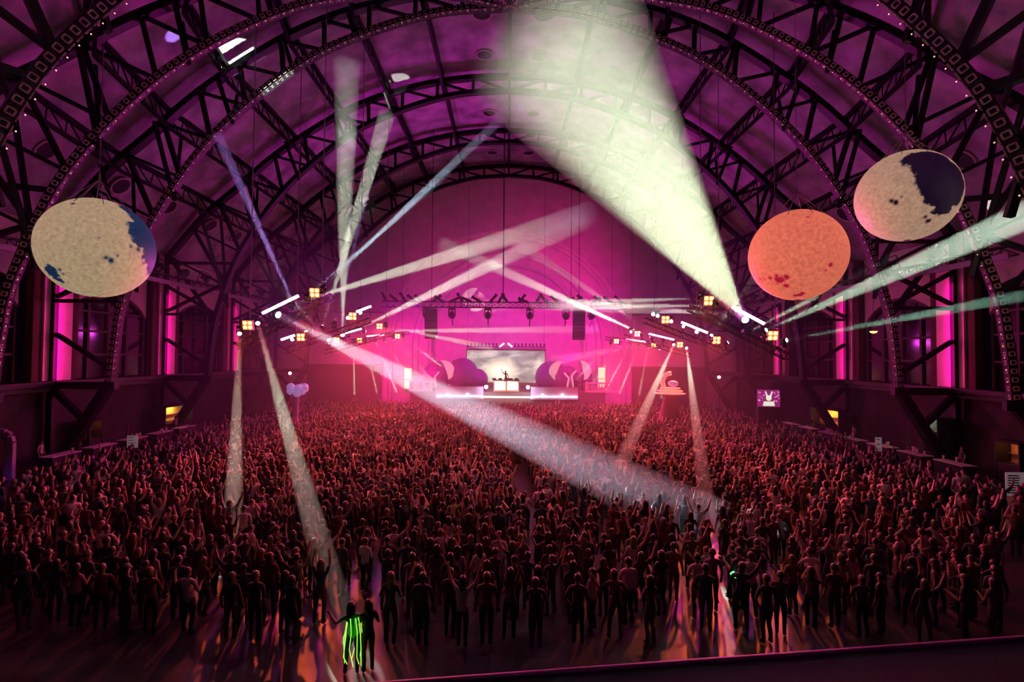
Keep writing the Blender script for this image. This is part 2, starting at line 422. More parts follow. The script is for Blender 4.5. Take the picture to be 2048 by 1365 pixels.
side_wall(-1, 'left'); side_wall(1, 'right')
# unseen strip lamps added behind the columns to light the piers evenly
for s in (-1, 1):
    for u in (0, 1, 2):
        yy = YC + u * BAY
        lamp('pier_fill', 'AREA', (s * 30.85, yy + .1, 9.1), 150, PINK, (s * 31.6, yy + .45, 9.1), .12, size_y=7.2).rotation_euler = Vector((s, .3, 0)).to_track_quat('-Z', 'Y').to_euler()


# ------------------------------------------------------------------ end wall with the proscenium niche
m = MB(); cz0, R0 = 7.7, 17.2
N = 40
prof = [(-x, z) for x, z in S] + [(x, z) for x, z in S[::-1][1:]]
top = lambda x: prof_at(SKIN, abs(x)) if abs(x) < 31.7 else 16.1
xs = sorted(set(list(np.linspace(-31.7, -R0, 9)) + list(R0 * -np.cos(np.linspace(0, PI, N + 1))) + list(np.linspace(R0, 31.7, 9))))
def lowz(x): return cz0 + math.sqrt(max(R0 * R0 - x * x, 0)) if abs(x) <= R0 + 1e-6 else 0.0
for a, b_ in zip(xs, xs[1:]):
    inside = abs((a + b_) / 2) < R0
    za, zb = (lowz(a), lowz(b_)) if inside else (0, 0)
    m.add([(a, YEND, za), (b_, YEND, zb), (b_, YEND, top(b_)), (a, YEND, top(a))], [(0, 1, 2, 3)])
struct('wall_end', m, WALLM)
def band(m, c0, r0, y0, c1, r1, y1, n=48):
    """surface between two half hoops with straight jambs down to the floor"""
    def hoop(c, r, y): return [(-r, y, 0)] + [(-r * math.cos(PI * i / n), y, c + r * math.sin(PI * i / n)) for i in range(n + 1)] + [(r, y, 0)]
    A, B = hoop(c0, r0, y0), hoop(c1, r1, y1); k = len(A)
    m.add(A + B, [(i, i + 1, k + i + 1, k + i) for i in range(k - 1)])
m = MB()
steps = [(7.7, 17.2, 72), (7.7, 17.2, 72.5), (7.75, 16.7, 72.6), (7.75, 16.6, 73.0), (7.8, 16.2, 73.1), (7.8, 16.1, 73.5), (8.4, 13.9, 74.2), (8.5, 13.6, 74.2), (8.5, 13.5, 74.8), (8.8, 12.9, 75.0), (8.8, 12.8, 75.5), (9.3, 11.6, 76.0), (9.4, 11.5, 76.4), (9.5, 11.2, 76.5), (9.5, 11.2, 78.5)]
for a, b_ in zip(steps, steps[1:]): band(m, *a, *b_)
struct('wall_proscenium', m, WALLM, smooth=False)
m = MB(); m.box((0, 78.6, 11), (36, .2, 22)); struct('wall_niche_back', m, WALLM)
# lower side zones of the end wall: flat sheets painted with the dark of openings
for s in (-1, 1):
    m = MB(); m.box((s * 22.4, 71.9, 2.95), (10.3, .16, 5.9)); struct('wall_dark_sheet_%s' % ('left' if s < 0 else 'right'), m, mat('dark_opening_plum', (.16, .05, .08), .8, noise=.2))
    t = thing('projection_panel', 'pale blank panel on the end wall %s' % ('left of the stage arch' if s < 0 else 'right of the stage arch'), 'panel', (s * 22.4, 71.86, 5.95))
    m = MB(); m.box((0, 0, 3.6), (10.2, .06, 7.2)); m.build('screen_cloth', mat('screen_cloth', (.8, .68, .62), .8), t)
    m = MB(); m.box((0, -.05, -.02), (10.4, .16, .12)); m.box((0, -.05, 7.22), (10.4, .16, .12)); m.build('batten', mat('batten', (.2, .12, .15), .6), t)

# ------------------------------------------------------------------ stage
SY = 64.0
m = MB(); m.box((.1, 70, 1.45), (24, 12, 2.9)); t = m.build('stage_deck', mat('stage_deck', (.2, .14, .17), .5, noise=.2)); tag(t, 'wide stage platform under the arch carrying the booth', 'stage')
def em(name, c, s, base=(.5, .5, .5)): return mat(name, base, .5, emit=c, strength=s)
LEDW = em('led_white', (1, .9, 1), 4); LEDV = em('led_violet_white', (.93, .5, 1), 7.5); BLIND = em('amber_cell', (1, .45, .12), 6); GLOWP = em('amber_halo_glow', (1, .16, .015), 1.1); LENS = em('beam_lens', (1, 1, .88), 14)
# led strip lights and front panels
for i, (x0, x1) in enumerate(((-8.7, -2.9), (2.9, 8.7))):
    t = thing('stage_fascia', 'pale lit fascia panel on the stage front, %s the booth' % ('left of' if i == 0 else 'right of'), 'fascia', ((x0 + x1) / 2, SY - .1, 2.0))
    L = x1 - x0
    m = MB(); m.box((0, 0, .75), (L, .14, 1.5)); m.build('panel', mat('pearl_fascia', (.62, .55, .75), .5), t)
    m = MB(); m.box((0, -.09, 1.52), (L, .1, .07)); m.build('trim_rail', mat('pink_rail', (.7, .2, .4), .5), t)
    for k in range(5):
        m = MB(); m.box((-L / 2 + L * (k + .5) / 5, -.16, .35), (L / 5.6, .12, .12)); m.build('led_strip', LEDW, t)
    for k in range(2):
        m = MB(); m.sphere((-L / 2 + L * (k + .6) / 2.4, -.28, .55), .17, 12, 8); m.build('flood_lens', LEDW, t, True)
t = thing('stage_edge_light', 'long glowing strip along the foot of the booth', 'light strip', (0, SY - .5, 2.2))
m = MB(); m.box((0, 0, .1), (6.2, .22, .16)); m.build('diffuser', em('strip_cream', (1, .9, .7), 6), t)
for s in (-1, 1):
    t = thing('stage_flood', 'bright round floodlight at the %s side of the booth' % ('left' if s < 0 else 'right'), 'stage light', (s * 2.55, SY - .3, 3.1))
    m = MB(); m.box((0, .12, .35), (.5, .3, .5)); m.build('housing', BLACK, t)
    m = MB(); m.sphere((0, -.08, .4), .24, 14, 10); m.build('lens', LEDW, t, True)
    lamp('stage_flood_light', 'POINT', (s * 2.55, SY - .9, 3.6), 120, (.95, .8, 1), size=.2)
# booth
t = thing('booth', 'cream lit performer booth at the centre of the stage', 'booth', (-.1, SY + .2, 2.9))
m = MB()
for k in (-1, 1): m.box((k * .76, 0, .72), (1.36, .5, 1.0))
m.build('front_panel', em('booth_glow', (1, .86, .6), 1.4, (.8, .7, .55)), t)
m = MB(); m.box((0, 0, .72), (.14, .56, 1.3)); m.box((-1.5, 0, .72), (.1, .56, 1.3)); m.box((1.5, 0, .72), (.1, .56, 1.3)); m.box((0, 0, .1), (3.1, .6, .14)); m.build('frame', mat('booth_frame', (.75, .45, .35), .5), t)
m = MB(); m.box((0, 0, 1.42), (3.3, .8, .1)); m.build('tabletop', BLACK, t)
for x, ww in ((-1.5, .5), (1.25, .5), (-.75, .45), (.35, .9)):
    q = thing('mixer_deck', 'small black deck unit standing on the booth top', 'deck', (x - .1, SY + .2, 4.38), group='deck units on the booth')
    m = MB(); m.box((0, 0, .09), (ww, .4, .16)); m.build('case', BLACK, q)
    m = MB(); m.lathe((0, 0, .18), [(.001, .02), (.12, .02), (.12, 0)], 14); m.build('jog_wheel', mat('grey_metal', (.3, .3, .3), .3, .8), q)
# screen
sm = bpy.data.materials.new('storm_cloud_screen'); sm.use_nodes = True; nt = sm.node_tree; bs = nt.nodes['Principled BSDF']
tc = nt.nodes.new('ShaderNodeTexCoord'); mp = nt.nodes.new('ShaderNodeMapping'); mp.inputs['Scale'].default_value = (.5, 1, 1.3)
nz = nt.nodes.new('ShaderNodeTexNoise'); nz.inputs['Scale'].default_value = .7; nz.inputs['Detail'].default_value = 7; nz.inputs['Distortion'].default_value = .6
cr = nt.nodes.new('ShaderNodeValToRGB'); e = cr.color_ramp.elements
e[0].position = .3; e[0].color = (.10, .13, .11, 1); e[1].position = .72; e[1].color = (.75, .72, .6, 1)
k = e.new(.5); k.color = (.27, .31, .27, 1)
nt.links.new(tc.outputs['Object'], mp.inputs[0]); nt.links.new(mp.outputs[0], nz.inputs['Vector']); nt.links.new(nz.outputs[0], cr.inputs[0])
ln = nt.nodes.new('ShaderNodeVectorMath'); ln.operation = 'LENGTH'; mp2 = nt.nodes.new('ShaderNodeMapping'); mp2.inputs['Location'].default_value = (.25, 0, .35); mp2.inputs['Scale'].default_value = (.4, 0, .5)
nt.links.new(tc.outputs['Object'], mp2.inputs[0]); nt.links.new(mp2.outputs[0], ln.inputs[0])
mr = nt.nodes.new('ShaderNodeMapRange'); mr.inputs[1].default_value = .15; mr.inputs[2].default_value = 1.1; mr.inputs[3].default_value = 1; mr.inputs[4].default_value = 0
nt.links.new(ln.outputs['Value'], mr.inputs[0])
mx = nt.nodes.new('ShaderNodeMix'); mx.data_type = 'RGBA'; mx.inputs[7].default_value = (1.3, 1.15, .85, 1)
nt.links.new(mr.outputs[0], mx.inputs[0]); nt.links.new(cr.outputs[0], mx.inputs[6])
nt.links.new(mx.outputs[2], bs.inputs['Emission Color']); bs.inputs['Emission Strength'].default_value = 1.3; bs.inputs['Base Color'].default_value = (.02, .02, .02, 1)
t = thing('video_wall', 'wide screen of grey-green clouds hanging behind the booth', 'screen', (-.2, 70, 5.9))
m = MB(); m.box((0, 0, 0), (10.5, .12, 4.3)); m.build('display', sm, t)
m = MB(); m.box((0, .02, 2.2), (10.7, .3, .12)); m.box((-5.3, .1, 0), (.1, .2, 4.4)); m.box((5.3, .1, 0), (.1, .2, 4.4)); m.build('frame', BLACK, t)
def box_truss(m, a, b_, wd, n, r=.035):
    a, b_ = Vector(a), Vector(b_); d = (b_ - a).normalized(); sd = d.cross(Vector((0, 0, 1))).normalized(); u = sd.cross(d)
    cs = [(sd * i + u * j) * wd / 2 for i, j in ((-1, -1), (1, -1), (1, 1), (-1, 1))]
    for c in cs: m.tube(a + c, b_ + c, r, 6)
    for k in range(n):
        p, q = a.lerp(b_, k / n), a.lerp(b_, (k + 1) / n)
        for i in range(4):
            j = (i + 1) % 4; m.tube(p + cs[i], q + cs[j], r * .6, 5)
            m.tube(q + cs[i], q + cs[j], r * .6, 5)
t = thing('screen_truss', 'dark slim truss hung just above the cloud screen', 'truss', (-.2, 69.6, 8.35))
m = MB(); box_truss(m, (-5.3, 0, 0), (5.3, 0, 0), .3, 22); m.build('chords', TRUSSM, t)
m = MB(); m.tube((-5.1, 0, .1), (-5.1, 0, 22), .03, 5); m.tube((5.1, 0, .1), (5.1, 0, 22), .03, 5); m.build('hanging_cable', CABLE, t)
g = 'upright blocks over the cloud screen'
t0 = None
for i in range(22):  # row of small dark blocks in place of unreadable lettering
    x = -5.1 + 10.2 * i / 21 - .2
    if abs(x + .1) < .9: continue
    if t0 is None:
        t0 = thing('upright_block', 'small dark upright block standing on the truss over the cloud screen', 'stage light', (x, 69.6, 8.5), group=g)
        m = MB(); m.box((0, 0, .3), (.2, .2, .42)); m.build('housing', BLACK, t0); m = MB(); m.box((0, 0, .05), (.3, .1, .08)); m.build('clamp', BLACK, t0)
        c = t0
    else: c = copy_tree(t0)
    c['label'] = 'small dark upright block over the cloud screen, number %d from the left' % (i + 1); c.location = (x, 69.6, 8.5); c.rotation_euler = (0, rnd.uniform(-.15, .15), 0)
for s in (-1, 1):
    t = thing('led_tube', '%s tube of the glowing inverted V above the cloud screen' % ('left' if s < 0 else 'right'), 'light tube', (s * .55 - .2, 69.4, 8.75))
    m = MB(); m.tube((-s * -.3, 0, -.25), (-s * .3, 0, .25), .09, 8); m.build('diffuser', LEDV, t, True)
    m = MB(); m.bar((s * .3, .12, -.3), (-s * .3, .12, .3), .16, .08, up=(0, 1, 0)); m.build('housing', BLACK, t)
# inflated globes and curled petals flanking the screen
GLOBE = mat('plum_globe_fabric', (.22, .1, .25), .6, noise=.2)
for (x, y, z, r) in ((-9.3, 69.3, 4.6, 1.9), (-5.9, 68.6, 4.9, 2.1), (-3.9, 68.4, 4.2, 1.4), (5.9, 68.9, 4.5, 2.2), (8.0, 69.5, 4.3, 1.7)):
    t = thing('inflated_globe', {-9.3: 'plum inflated globe at the outer left of the stage', -5.9: 'large plum globe beside the left edge of the cloud screen', -3.9: 'small plum globe overlapping the lower left of the cloud screen', 5.9: 'large plum globe right of the cloud screen', 8.0: 'plum globe under the right-hand curled petal'}[x], 'globe', (x, y, 2.9))
    m = MB(); m.sphere((0, 0, z - 2.9), r, 28, 18); m.build('skin', GLOBE, t, True); m = MB(); m.lathe((0, 0, 0), [(.0001, .14), (r * .5, .14), (r * .55, 0)], 20); m.build('base', BLACK, t)
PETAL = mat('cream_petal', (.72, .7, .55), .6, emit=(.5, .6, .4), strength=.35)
def petal(name, lab, c, sgn, tilt):
    t = thing(name, lab, 'stage decoration', (c[0], c[1], 2.9))
    m = MB(); n_ = 12; vs = []
    for k in range(2):
        for i in range(n_ + 1):
            u = i / n_; ang = -.3 + 1.9 * u; wdt = .95 * math.sin(PI * min(1, u * 1.02 + .02)) ** .8 + .05
            px_ = 1.7 * math.cos(ang) * sgn; pz = 1.5 * math.sin(ang) + .2
            for v in (-1, 0, 1):
                vs.append((px_ * 1.0 - v * wdt * .55 * math.cos(ang) * sgn, (.35 if v else 0) + k * .08, pz - v * wdt * .55 * math.sin(ang)))
    fs = []; K = 3 * (n_ + 1)
    for i in range(n_):
        for v in range(2):
            a = i * 3 + v; q = (a, a + 1, a + 4, a + 3); fs.append(q); fs.append(tuple(K + w_ for w_ in q[::-1]))
    m.add(vs, fs); o = m.build('petal', PETAL, t, True); o.location = (0, 0, c[2] - 2.9); o.rotation_euler = (0, tilt, 0)
    m = MB(); m.path([(0, .2, 0), (sgn * -.3, .2, c[2] - 3.4), (sgn * .3, .1, c[2] - 2.7)], .12, 8); m.build('stem', PETAL, t, True)
petal('curled_petal', 'curled cream petal arching at the left wing of the stage', (-9.0, 66.5, 5.0), 1, .3)
petal('curled_petal', 'curled cream petal arching at the right wing of the stage', (7.6, 66.5, 5.0), -1, -.3)
petal('curled_petal', 'second smaller cream petal pointing outward on the right wing', (8.6, 66.9, 5.3), 1, .5)
# balustrades at both ends
def balustrade(x0, x1, lab):
    t = thing('balustrade', lab, 'balustrade', ((x0 + x1) / 2, SY + .1, 2.9)); L = x1 - x0; PM = mat('pink_washed_stone', (.75, .6, .55), .7)
    m = MB(); m.box((0, 0, 1.15), (L, .35, .18)); m.build('rail', PM, t)
    m = MB(); m.box((0, 0, .12), (L, .35, .24)); m.build('plinth', PM, t)
    for x in (-L / 2 + .18, L / 2 - .18): m = MB(); m.box((x, 0, .65), (.34, .38, 1.3)); m.build('pier', PM, t)
    n_ = max(3, int(L / .38)); bd = None
    for k in range(n_):
        x = -L / 2 + .5 + (L - 1.0) * k / (n_ - 1)
        if bd is None:
            m = MB(); m.lathe((0, 0, 0), [(.1, .24), (.06, .3), (.11, .5), (.12, .62), (.06, .85), (.05, .98), (.09, 1.06)], 10); bd = m.build('baluster', PM, t, True); bd.location.x = x
        else: c = bd.copy(); COL.objects.link(c); c.parent = t; c.location.x = x
balustrade(-12.0, -9.2, 'pale balustrade at the left end of the stage'); balustrade(9.6, 13.8, 'pale balustrade at the right end of the stage')
for s, x in ((-1, -13.8), (1, 13.2)):
    t = thing('stage_door', 'narrow yellow-lit doorway %s of the stage' % ('left' if s < 0 else 'right'), 'door', (x, 75.2 - 2.6, 2.9 if s > 0 else 2.6))
    m = MB(); m.box((0, .03, 1.5), (1.0, .06, 2.8)); m.build('lit_panel', em('doorway_glow', (1, .62, .22), 1.5), t)
    m = MB(); m.box((-.56, 0, 1.5), (.12, .14, 3.0)); m.box((.56, 0, 1.5), (.12, .14, 3.0)); m.box((0, 0, 2.95), (1.24, .14, .12)); m.box((0, 0, 1.3), (1.1, .1, .1)); m.build('frame', mat('door_frame', (.5, .3, .25), .6), t)
# stacked equipment beside the right balustrade
for i, (x, h) in enumerate(((9.4, 2.0), (10.0, 2.4), (10.7, 2.2))):
    t = thing('amplifier_rack', 'dark equipment rack behind the right balustrade, %s' % ('leftmost', 'middle and tallest', 'rightmost')[i], 'equipment rack', (x, 67.5, 2.9), group='racks behind the right balustrade')
    m = MB(); m.box((0, 0, h / 2), (.55, .6, h)); m.build('case', BLACK, t)
    m = MB(); m.box((0, -.32, h * .35), (.48, .04, h * .2)); m.box((0, -.32, h * .7), (.48, .04, h * .2)); m.build('face_panels', mat('rack_grey', (.08, .07, .09), .5), t)  # two plain face panels of the rack in one mesh

# ------------------------------------------------------------------ front truss and line arrays
TY = 58.0
A = at(763, 608, TY); B = at(1252, 613, TY); A.z = B.z = (A.z + B.z) / 2
t = thing('front_truss', 'long dark box truss hung across the hall in front of the stage', 'truss', (A + B) / 2)
L = (B - A).length; ZT = A.z
m = MB(); box_truss(m, (-L / 2, 0, 0), (L / 2, 0, 0), .62, 40, .05); m.build('chords', TRUSSM, t)
m = MB()
for x in (-8.1, -.1, 7.5, 8.4): m.tube((x, 0, .3), (x, 0, prof_at(SKIN, abs(x)) - ZT - .4), .035 if x != -.1 else .06, 6)
m.build('hanging_cable', TRUSSM, t)
pf = None
for i in range(26):
    x = A.x + .5 + (L - 1) * i / 25 + rnd.uniform(-.25, .25)
    if pf is None:
        pf = thing('profile_spotlight', 'dark barrel spotlight angled up from the top of the front truss', 'stage light', (x, TY, ZT + .35), group='barrel spotlights on the front truss')
        m = MB(); m.tube((0, 0, .1), (0, 0, .95), .17, 10, .13); m.tube((0, 0, .95), (0, 0, 1.1), .19, 10); m.build('barrel', BLACK, pf, True)
        m = MB(); m.box((0, 0, .0), (.3, .3, .2)); m.build('clamp', BLACK, pf); c = pf
    else: c = copy_tree(pf)
    c['label'] = 'dark barrel spotlight on top of the front truss, number %d from the left' % (i + 1); c.location = (x, TY, ZT + .35); c.rotation_euler = (rnd.uniform(-.3, .3), rnd.choice((-1, 1)) * rnd.uniform(.5, 1.2), 0)

def orient(o, d):      # local -Z looks along d
    o.rotation_mode = 'QUATERNION'; o.rotation_quaternion = Vector(d).to_track_quat('-Z', 'Y')
def mover_parts(root, lit):
    """a moving head: base and yoke above, head with lens looking along local -Z"""
    m = MB(); m.box((0, 0, .34), (.3, .26, .14)); m.build('base', BLACK, root)
    m = MB(); m.tube((0, 0, .4), (0, .24, .4), .03, 6); m.tube((0, .24, .42), (0, .24, -.42), .03, 6); m.tube((0, 0, -.4), (0, .24, -.4), .03, 6); m.tube((0, .24, -.38), (0, .55, -.55), .03, 6); m.tube((0, .24, .38), (0, .55, .45), .03, 6); m.build('bracket', BLACK, root)
    m = MB(); m.box((-.17, 0, .1), (.05, .16, .42)); m.box((.17, 0, .1), (.05, .16, .42)); m.box((0, 0, .26), (.38, .16, .05)); m.build('yoke', BLACK, root)
    m = MB(); m.lathe((0, 0, 0), [(.001, .16), (.09, .15), (.13, .05), (.14, -.1), (.15, -.2), (.13, -.21)], 14); m.build('head', BLACK, root, True)
    m = MB(); m.lathe((0, 0, 0), [(.13, -.2), (.10, -.225), (.001, -.235)], 14); m.build('lens', LENS if lit else mat('dark_lens', (.05, .04, .08), .1), root, True)
mv = thing('moving_head', 'dark unlit moving head hanging under the front truss', 'stage light', (0, 0, 0), group='unlit moving heads under the front truss'); mover_parts(mv, False)
for i, px in enumerate((853, 904, 976, 1060, 1132, 1183)):
    c = mv if i == 0 else copy_tree(mv); p = at(px, 612, TY); c.location = (p.x, TY, ZT - 1.1); c.scale = (2.1,) * 3
for px, lab in ((862, 'left line array of stacked loudspeakers hanging before the stage'), (1158, 'right line array of stacked loudspeakers hanging before the stage')):
    p = at(px, 624, TY); t = thing('line_array', lab, 'loudspeaker', (p.x, TY, ZT - .5))
    m = MB(); m.box((0, 0, .1), (1.3, .5, .1)); m.tube((0, 0, .1), (0, 0, .6), .05); m.build('flying_frame', TRUSSM, t)
    for k in range(9):
        a = .02 * k * k * .12
        m = MB(); m.box((0, 0, 0), (1.35, .6, .345)); o = m.build('cabinet', BLACK, t); o.location = (0, .0 + k * k * .006, -.2 - .365 * k); o.rotation_euler = (a, 0, 0)
        m = MB(); m.box((0, -.31, 0), (1.2, .03, .28)); m.build('grille', mat('speaker_grille', (.03, .025, .035), .7), o)

# ------------------------------------------------------------------ side lighting rigs, beams
def hazemat(name, dens, col):
    if name in MATS: return MATS[name]
    m = bpy.data.materials.new(name); m.use_nodes = True; nt = m.node_tree
    nt.nodes.remove(nt.nodes['Principled BSDF']); out = nt.nodes['Material Output']
    v = nt.nodes.new('ShaderNodeVolumeScatter'); v.inputs['Density'].default_value = dens; v.inputs['Color'].default_value = col + (1,)
    nt.links.new(v.outputs[0], out.inputs['Volume']); MATS[name] = m; return m
nb = 0; BEAMK = 32.0
def aim(root, d):
    for ch in root.children:
        if ch.name.startswith(('head', 'lens')): orient(ch, d)
        elif ch.name.startswith('yoke'): ch.rotation_euler = (0, PI if d[2] > .12 else 0, math.atan2(d[1], d[0]) + PI / 2)
        elif ch.name.startswith('base'): ch.rotation_euler = (0, PI if d[2] > .12 else 0, 0)
def beam(src, px, py, depth, rend, power, lab, color=(.86, 1, .74), dens=.09, r0=.13):
    """a lamp's shaft of light: the spot lamp and the haze it lights, from the head at src to a place in the hall"""
    global nb; nb += 1
    dst = at(px, py, depth); d = dst - src; L = d.length; d.normalize(); a = src + d * (.34 if r0 < .2 else .5); L -= .5
    half = math.atan2(rend - r0, L)
    back = r0 / math.tan(half) if half > 1e-3 else 0
    apex = a - d * min(back, .3)
    t = thing('light_beam', lab, 'light beam', a); t.rotation_mode = 'QUATERNION'; t.rotation_quaternion = d.to_track_quat('Z', 'Y')
    m = MB(); m.tube((0, 0, 0), (0, 0, L), r0, 28, rend); dens = dens * (1.5 if r0 < .2 else 1.2); m.build('lit_haze', hazemat('lit_haze_%g' % dens, dens, (.94, .96, .9)), t, True)
    l = bpy.data.lights.new('beam_lamp', 'SPOT'); l.energy = power * BEAMK; l.color = color; l.shadow_soft_size = .06
    l.spot_size = 2 * (half + math.atan(.5 * r0 / 1.5) * .25); l.spot_size = max(l.spot_size, 2 * math.atan2(rend, L + min(back, .3)) * 1.03); l.spot_blend = 1.0 if r0 > .2 else .4
    o = bpy.data.objects.new('beam_lamp', l); COL.objects.link(o); o.location = a - d * .02; orient(o, d)
    return d
def rig(name, x0, y0, x1, y1, Y, lab):
    """a short tilted truss through two picture points at depth Y (longer by a little at each end)"""
    P, Q = at(x0, y0, Y), at(x1, y1, Y); d = (Q - P).normalized(); P = P - d * .5; Q = Q + d * .5; off = Vector((0, .58, .5 if Y > 60 else (-.75 if Y < 35 else -.6))); P += off; Q += off
    c = (P + Q) / 2; t = thing('lighting_truss', lab, 'truss', c)
    m = MB(); box_truss(m, P - c, Q - c, .4, 12, .035); m.build('chords', TRUSSM, t)
    m = MB()
    for e in (P.lerp(Q, .12), P.lerp(Q, .88)):
        m.tube(e - c, Vector((e.x, e.y, prof_at(SKIN, min(abs(e.x), 31)) - .3)) - c, .03, 5)
    m.build('hanging_cable', CABLE, t)
rig('L1', 481, 663, 646, 575, 33, 'nearest tilted truss of beam lights on the left')
rig('L2', 578, 682, 724, 629, 40, 'second tilted truss of beam lights on the left, just behind the nearest')
rig('L3', 655, 690, 776, 657, 52, 'third tilted truss of beam lights on the left')
rig('L4', 706, 690, 808, 675, 62, 'farthest small truss of beam lights left of the stage')
rig('R1', 1399, 597, 1570, 683, 32, 'nearest tilted truss of beam lights on the right')
rig('R2', 1304, 629, 1453, 688, 40, 'second tilted truss of beam lights on the right, just behind the nearest')
rig('R3', 1260, 664, 1375, 697, 52, 'third tilted truss of beam lights on the right')
rig('R4', 1220, 686, 1321, 696, 62, 'farthest small truss of beam lights right of the stage')
def led_bar(x0, y0, x1, y1, Y, lab):
    Y -= .45
    P, Q = at(x0, y0, Y), at(x1, y1, Y); c = (P + Q) / 2; t = thing('led_bar', lab, 'light bar', c); d = (Q - P).normalized()
    m = MB(); m.bar(P - c, Q - c, .17, .15); m.build('diffuser', LEDV, t)
    m = MB(); m.bar(P - c + Vector((0, .13, .03)), Q - c + Vector((0, .13, .03)), .12, .24)
    for e in (P.lerp(Q, .2) - c, P.lerp(Q, .8) - c): m.tube(e + Vector((0, .12, 0)), e + Vector((0, .95, .42 if Y > 60 else -.55)), .03, 6)
    m.build('housing', BLACK, t)
    s = Y / 33
    o = lamp('led_bar_light', 'AREA', c + Vector((0, -.15, 0)), 130 * s, (.85, .03, .75), c + Vector((0, -5, -1.5)), (Q - P).length, size_y=.2)
    return c
for a in ((525, 627, 597, 592, 33, 'long glowing violet bar on the nearest left truss'), (562.5, 680, 589, 671, 39.6, 'short violet bar beside amber cells at far left'), (713, 624, 742, 613, 39.6, 'violet bar at the raised end of the second left truss'),
          (690, 667, 723, 658, 51.6, 'violet bar on the third left truss'), (734, 673, 768, 670, 61.6, 'violet bar on the farthest left truss'),
          (1465, 614, 1528, 648, 32, 'long glowing violet bar on the nearest right truss'), (1363, 645, 1415, 666, 39.6, 'violet bar on the second right truss'),
          (1298, 668, 1348, 680, 51.6, 'violet bar on the third right truss'), (1252, 679, 1291, 684, 61.6, 'violet bar on the farthest right truss')):
    led_bar(*a)
# blinders
bl0 = None
def blinder(px, py, Y, lab):
    global bl0
    p = at(px, py, Y)
    if bl0 is None:
        bl0 = thing('blinder', lab, 'blinder light', p)
        m = MB(); m.box((0, .12, 0), (.66, .18, .66)); m.build('housing', BLACK, bl0)
        for i in (-1, 1):
            for j in (-1, 1):
                m = MB(); m.lathe((i * .15, 0, j * .15), [(.001, .06), (.08, .05), (.115, .0)], 12, Euler((R(90), 0, 0))); m.build('lamp_cell', BLIND, bl0, True)
        m = MB(); m.box((0, .02, 0), (.6, .03, .6)); m.build('halo_plate', GLOWP, bl0); m = MB(); m.box((0, .3, -.3), (.1, .3, .1)); m.build('clamp', BLACK, bl0); c = bl0  # emissive plate paints the orange halo around the cells
    else: c = copy_tree(bl0)
    c['label'] = lab; c.location = p; c.rotation_euler = (R(18), 0, R(12) if px < 1015 else R(-12))
    lamp('blinder_light', 'SPOT', p + Vector((0, -.25, -.1)), 3000 if Y < 45 else 6500, ORG, p + Vector((-.25 * p.x, -4.2, -5)), .2, 115, .8)
for a in ((495, 651, 33, 'amber four-cell blinder at the low outer end of the nearest left truss'), (629, 586, 33, 'amber four-cell blinder at the raised end of the nearest left truss'),
          (601.5, 675, 40, 'amber four-cell blinder low on the second left truss'), (705, 633, 40, 'amber four-cell blinder high on the second left truss'),
          (674, 681, 52, 'amber blinder at the outer end of the third left truss'), (759, 653, 52, 'amber blinder at the inner end of the third left truss'),
          (719, 681, 62, 'amber blinder at the outer end of the farthest left truss'), (795, 673, 62, 'amber blinder at the inner end of the farthest left truss'),
          (1418, 602, 32, 'amber four-cell blinder at the raised end of the nearest right truss'), (1546, 672, 32, 'amber four-cell blinder at the low outer end of the nearest right truss'),
          (1331, 640, 40, 'amber four-cell blinder high on the second right truss'), (1433, 681, 40, 'amber four-cell blinder low on the second right truss'),
          (1275, 668, 52, 'amber blinder at the inner end of the third right truss'), (1360, 690, 52, 'amber blinder at the outer end of the third right truss'),
          (1233, 683, 62, 'amber blinder at the inner end of the farthest right truss'), (1307, 691, 62, 'amber blinder at the outer end of the farthest right truss')):
    blinder(*a)
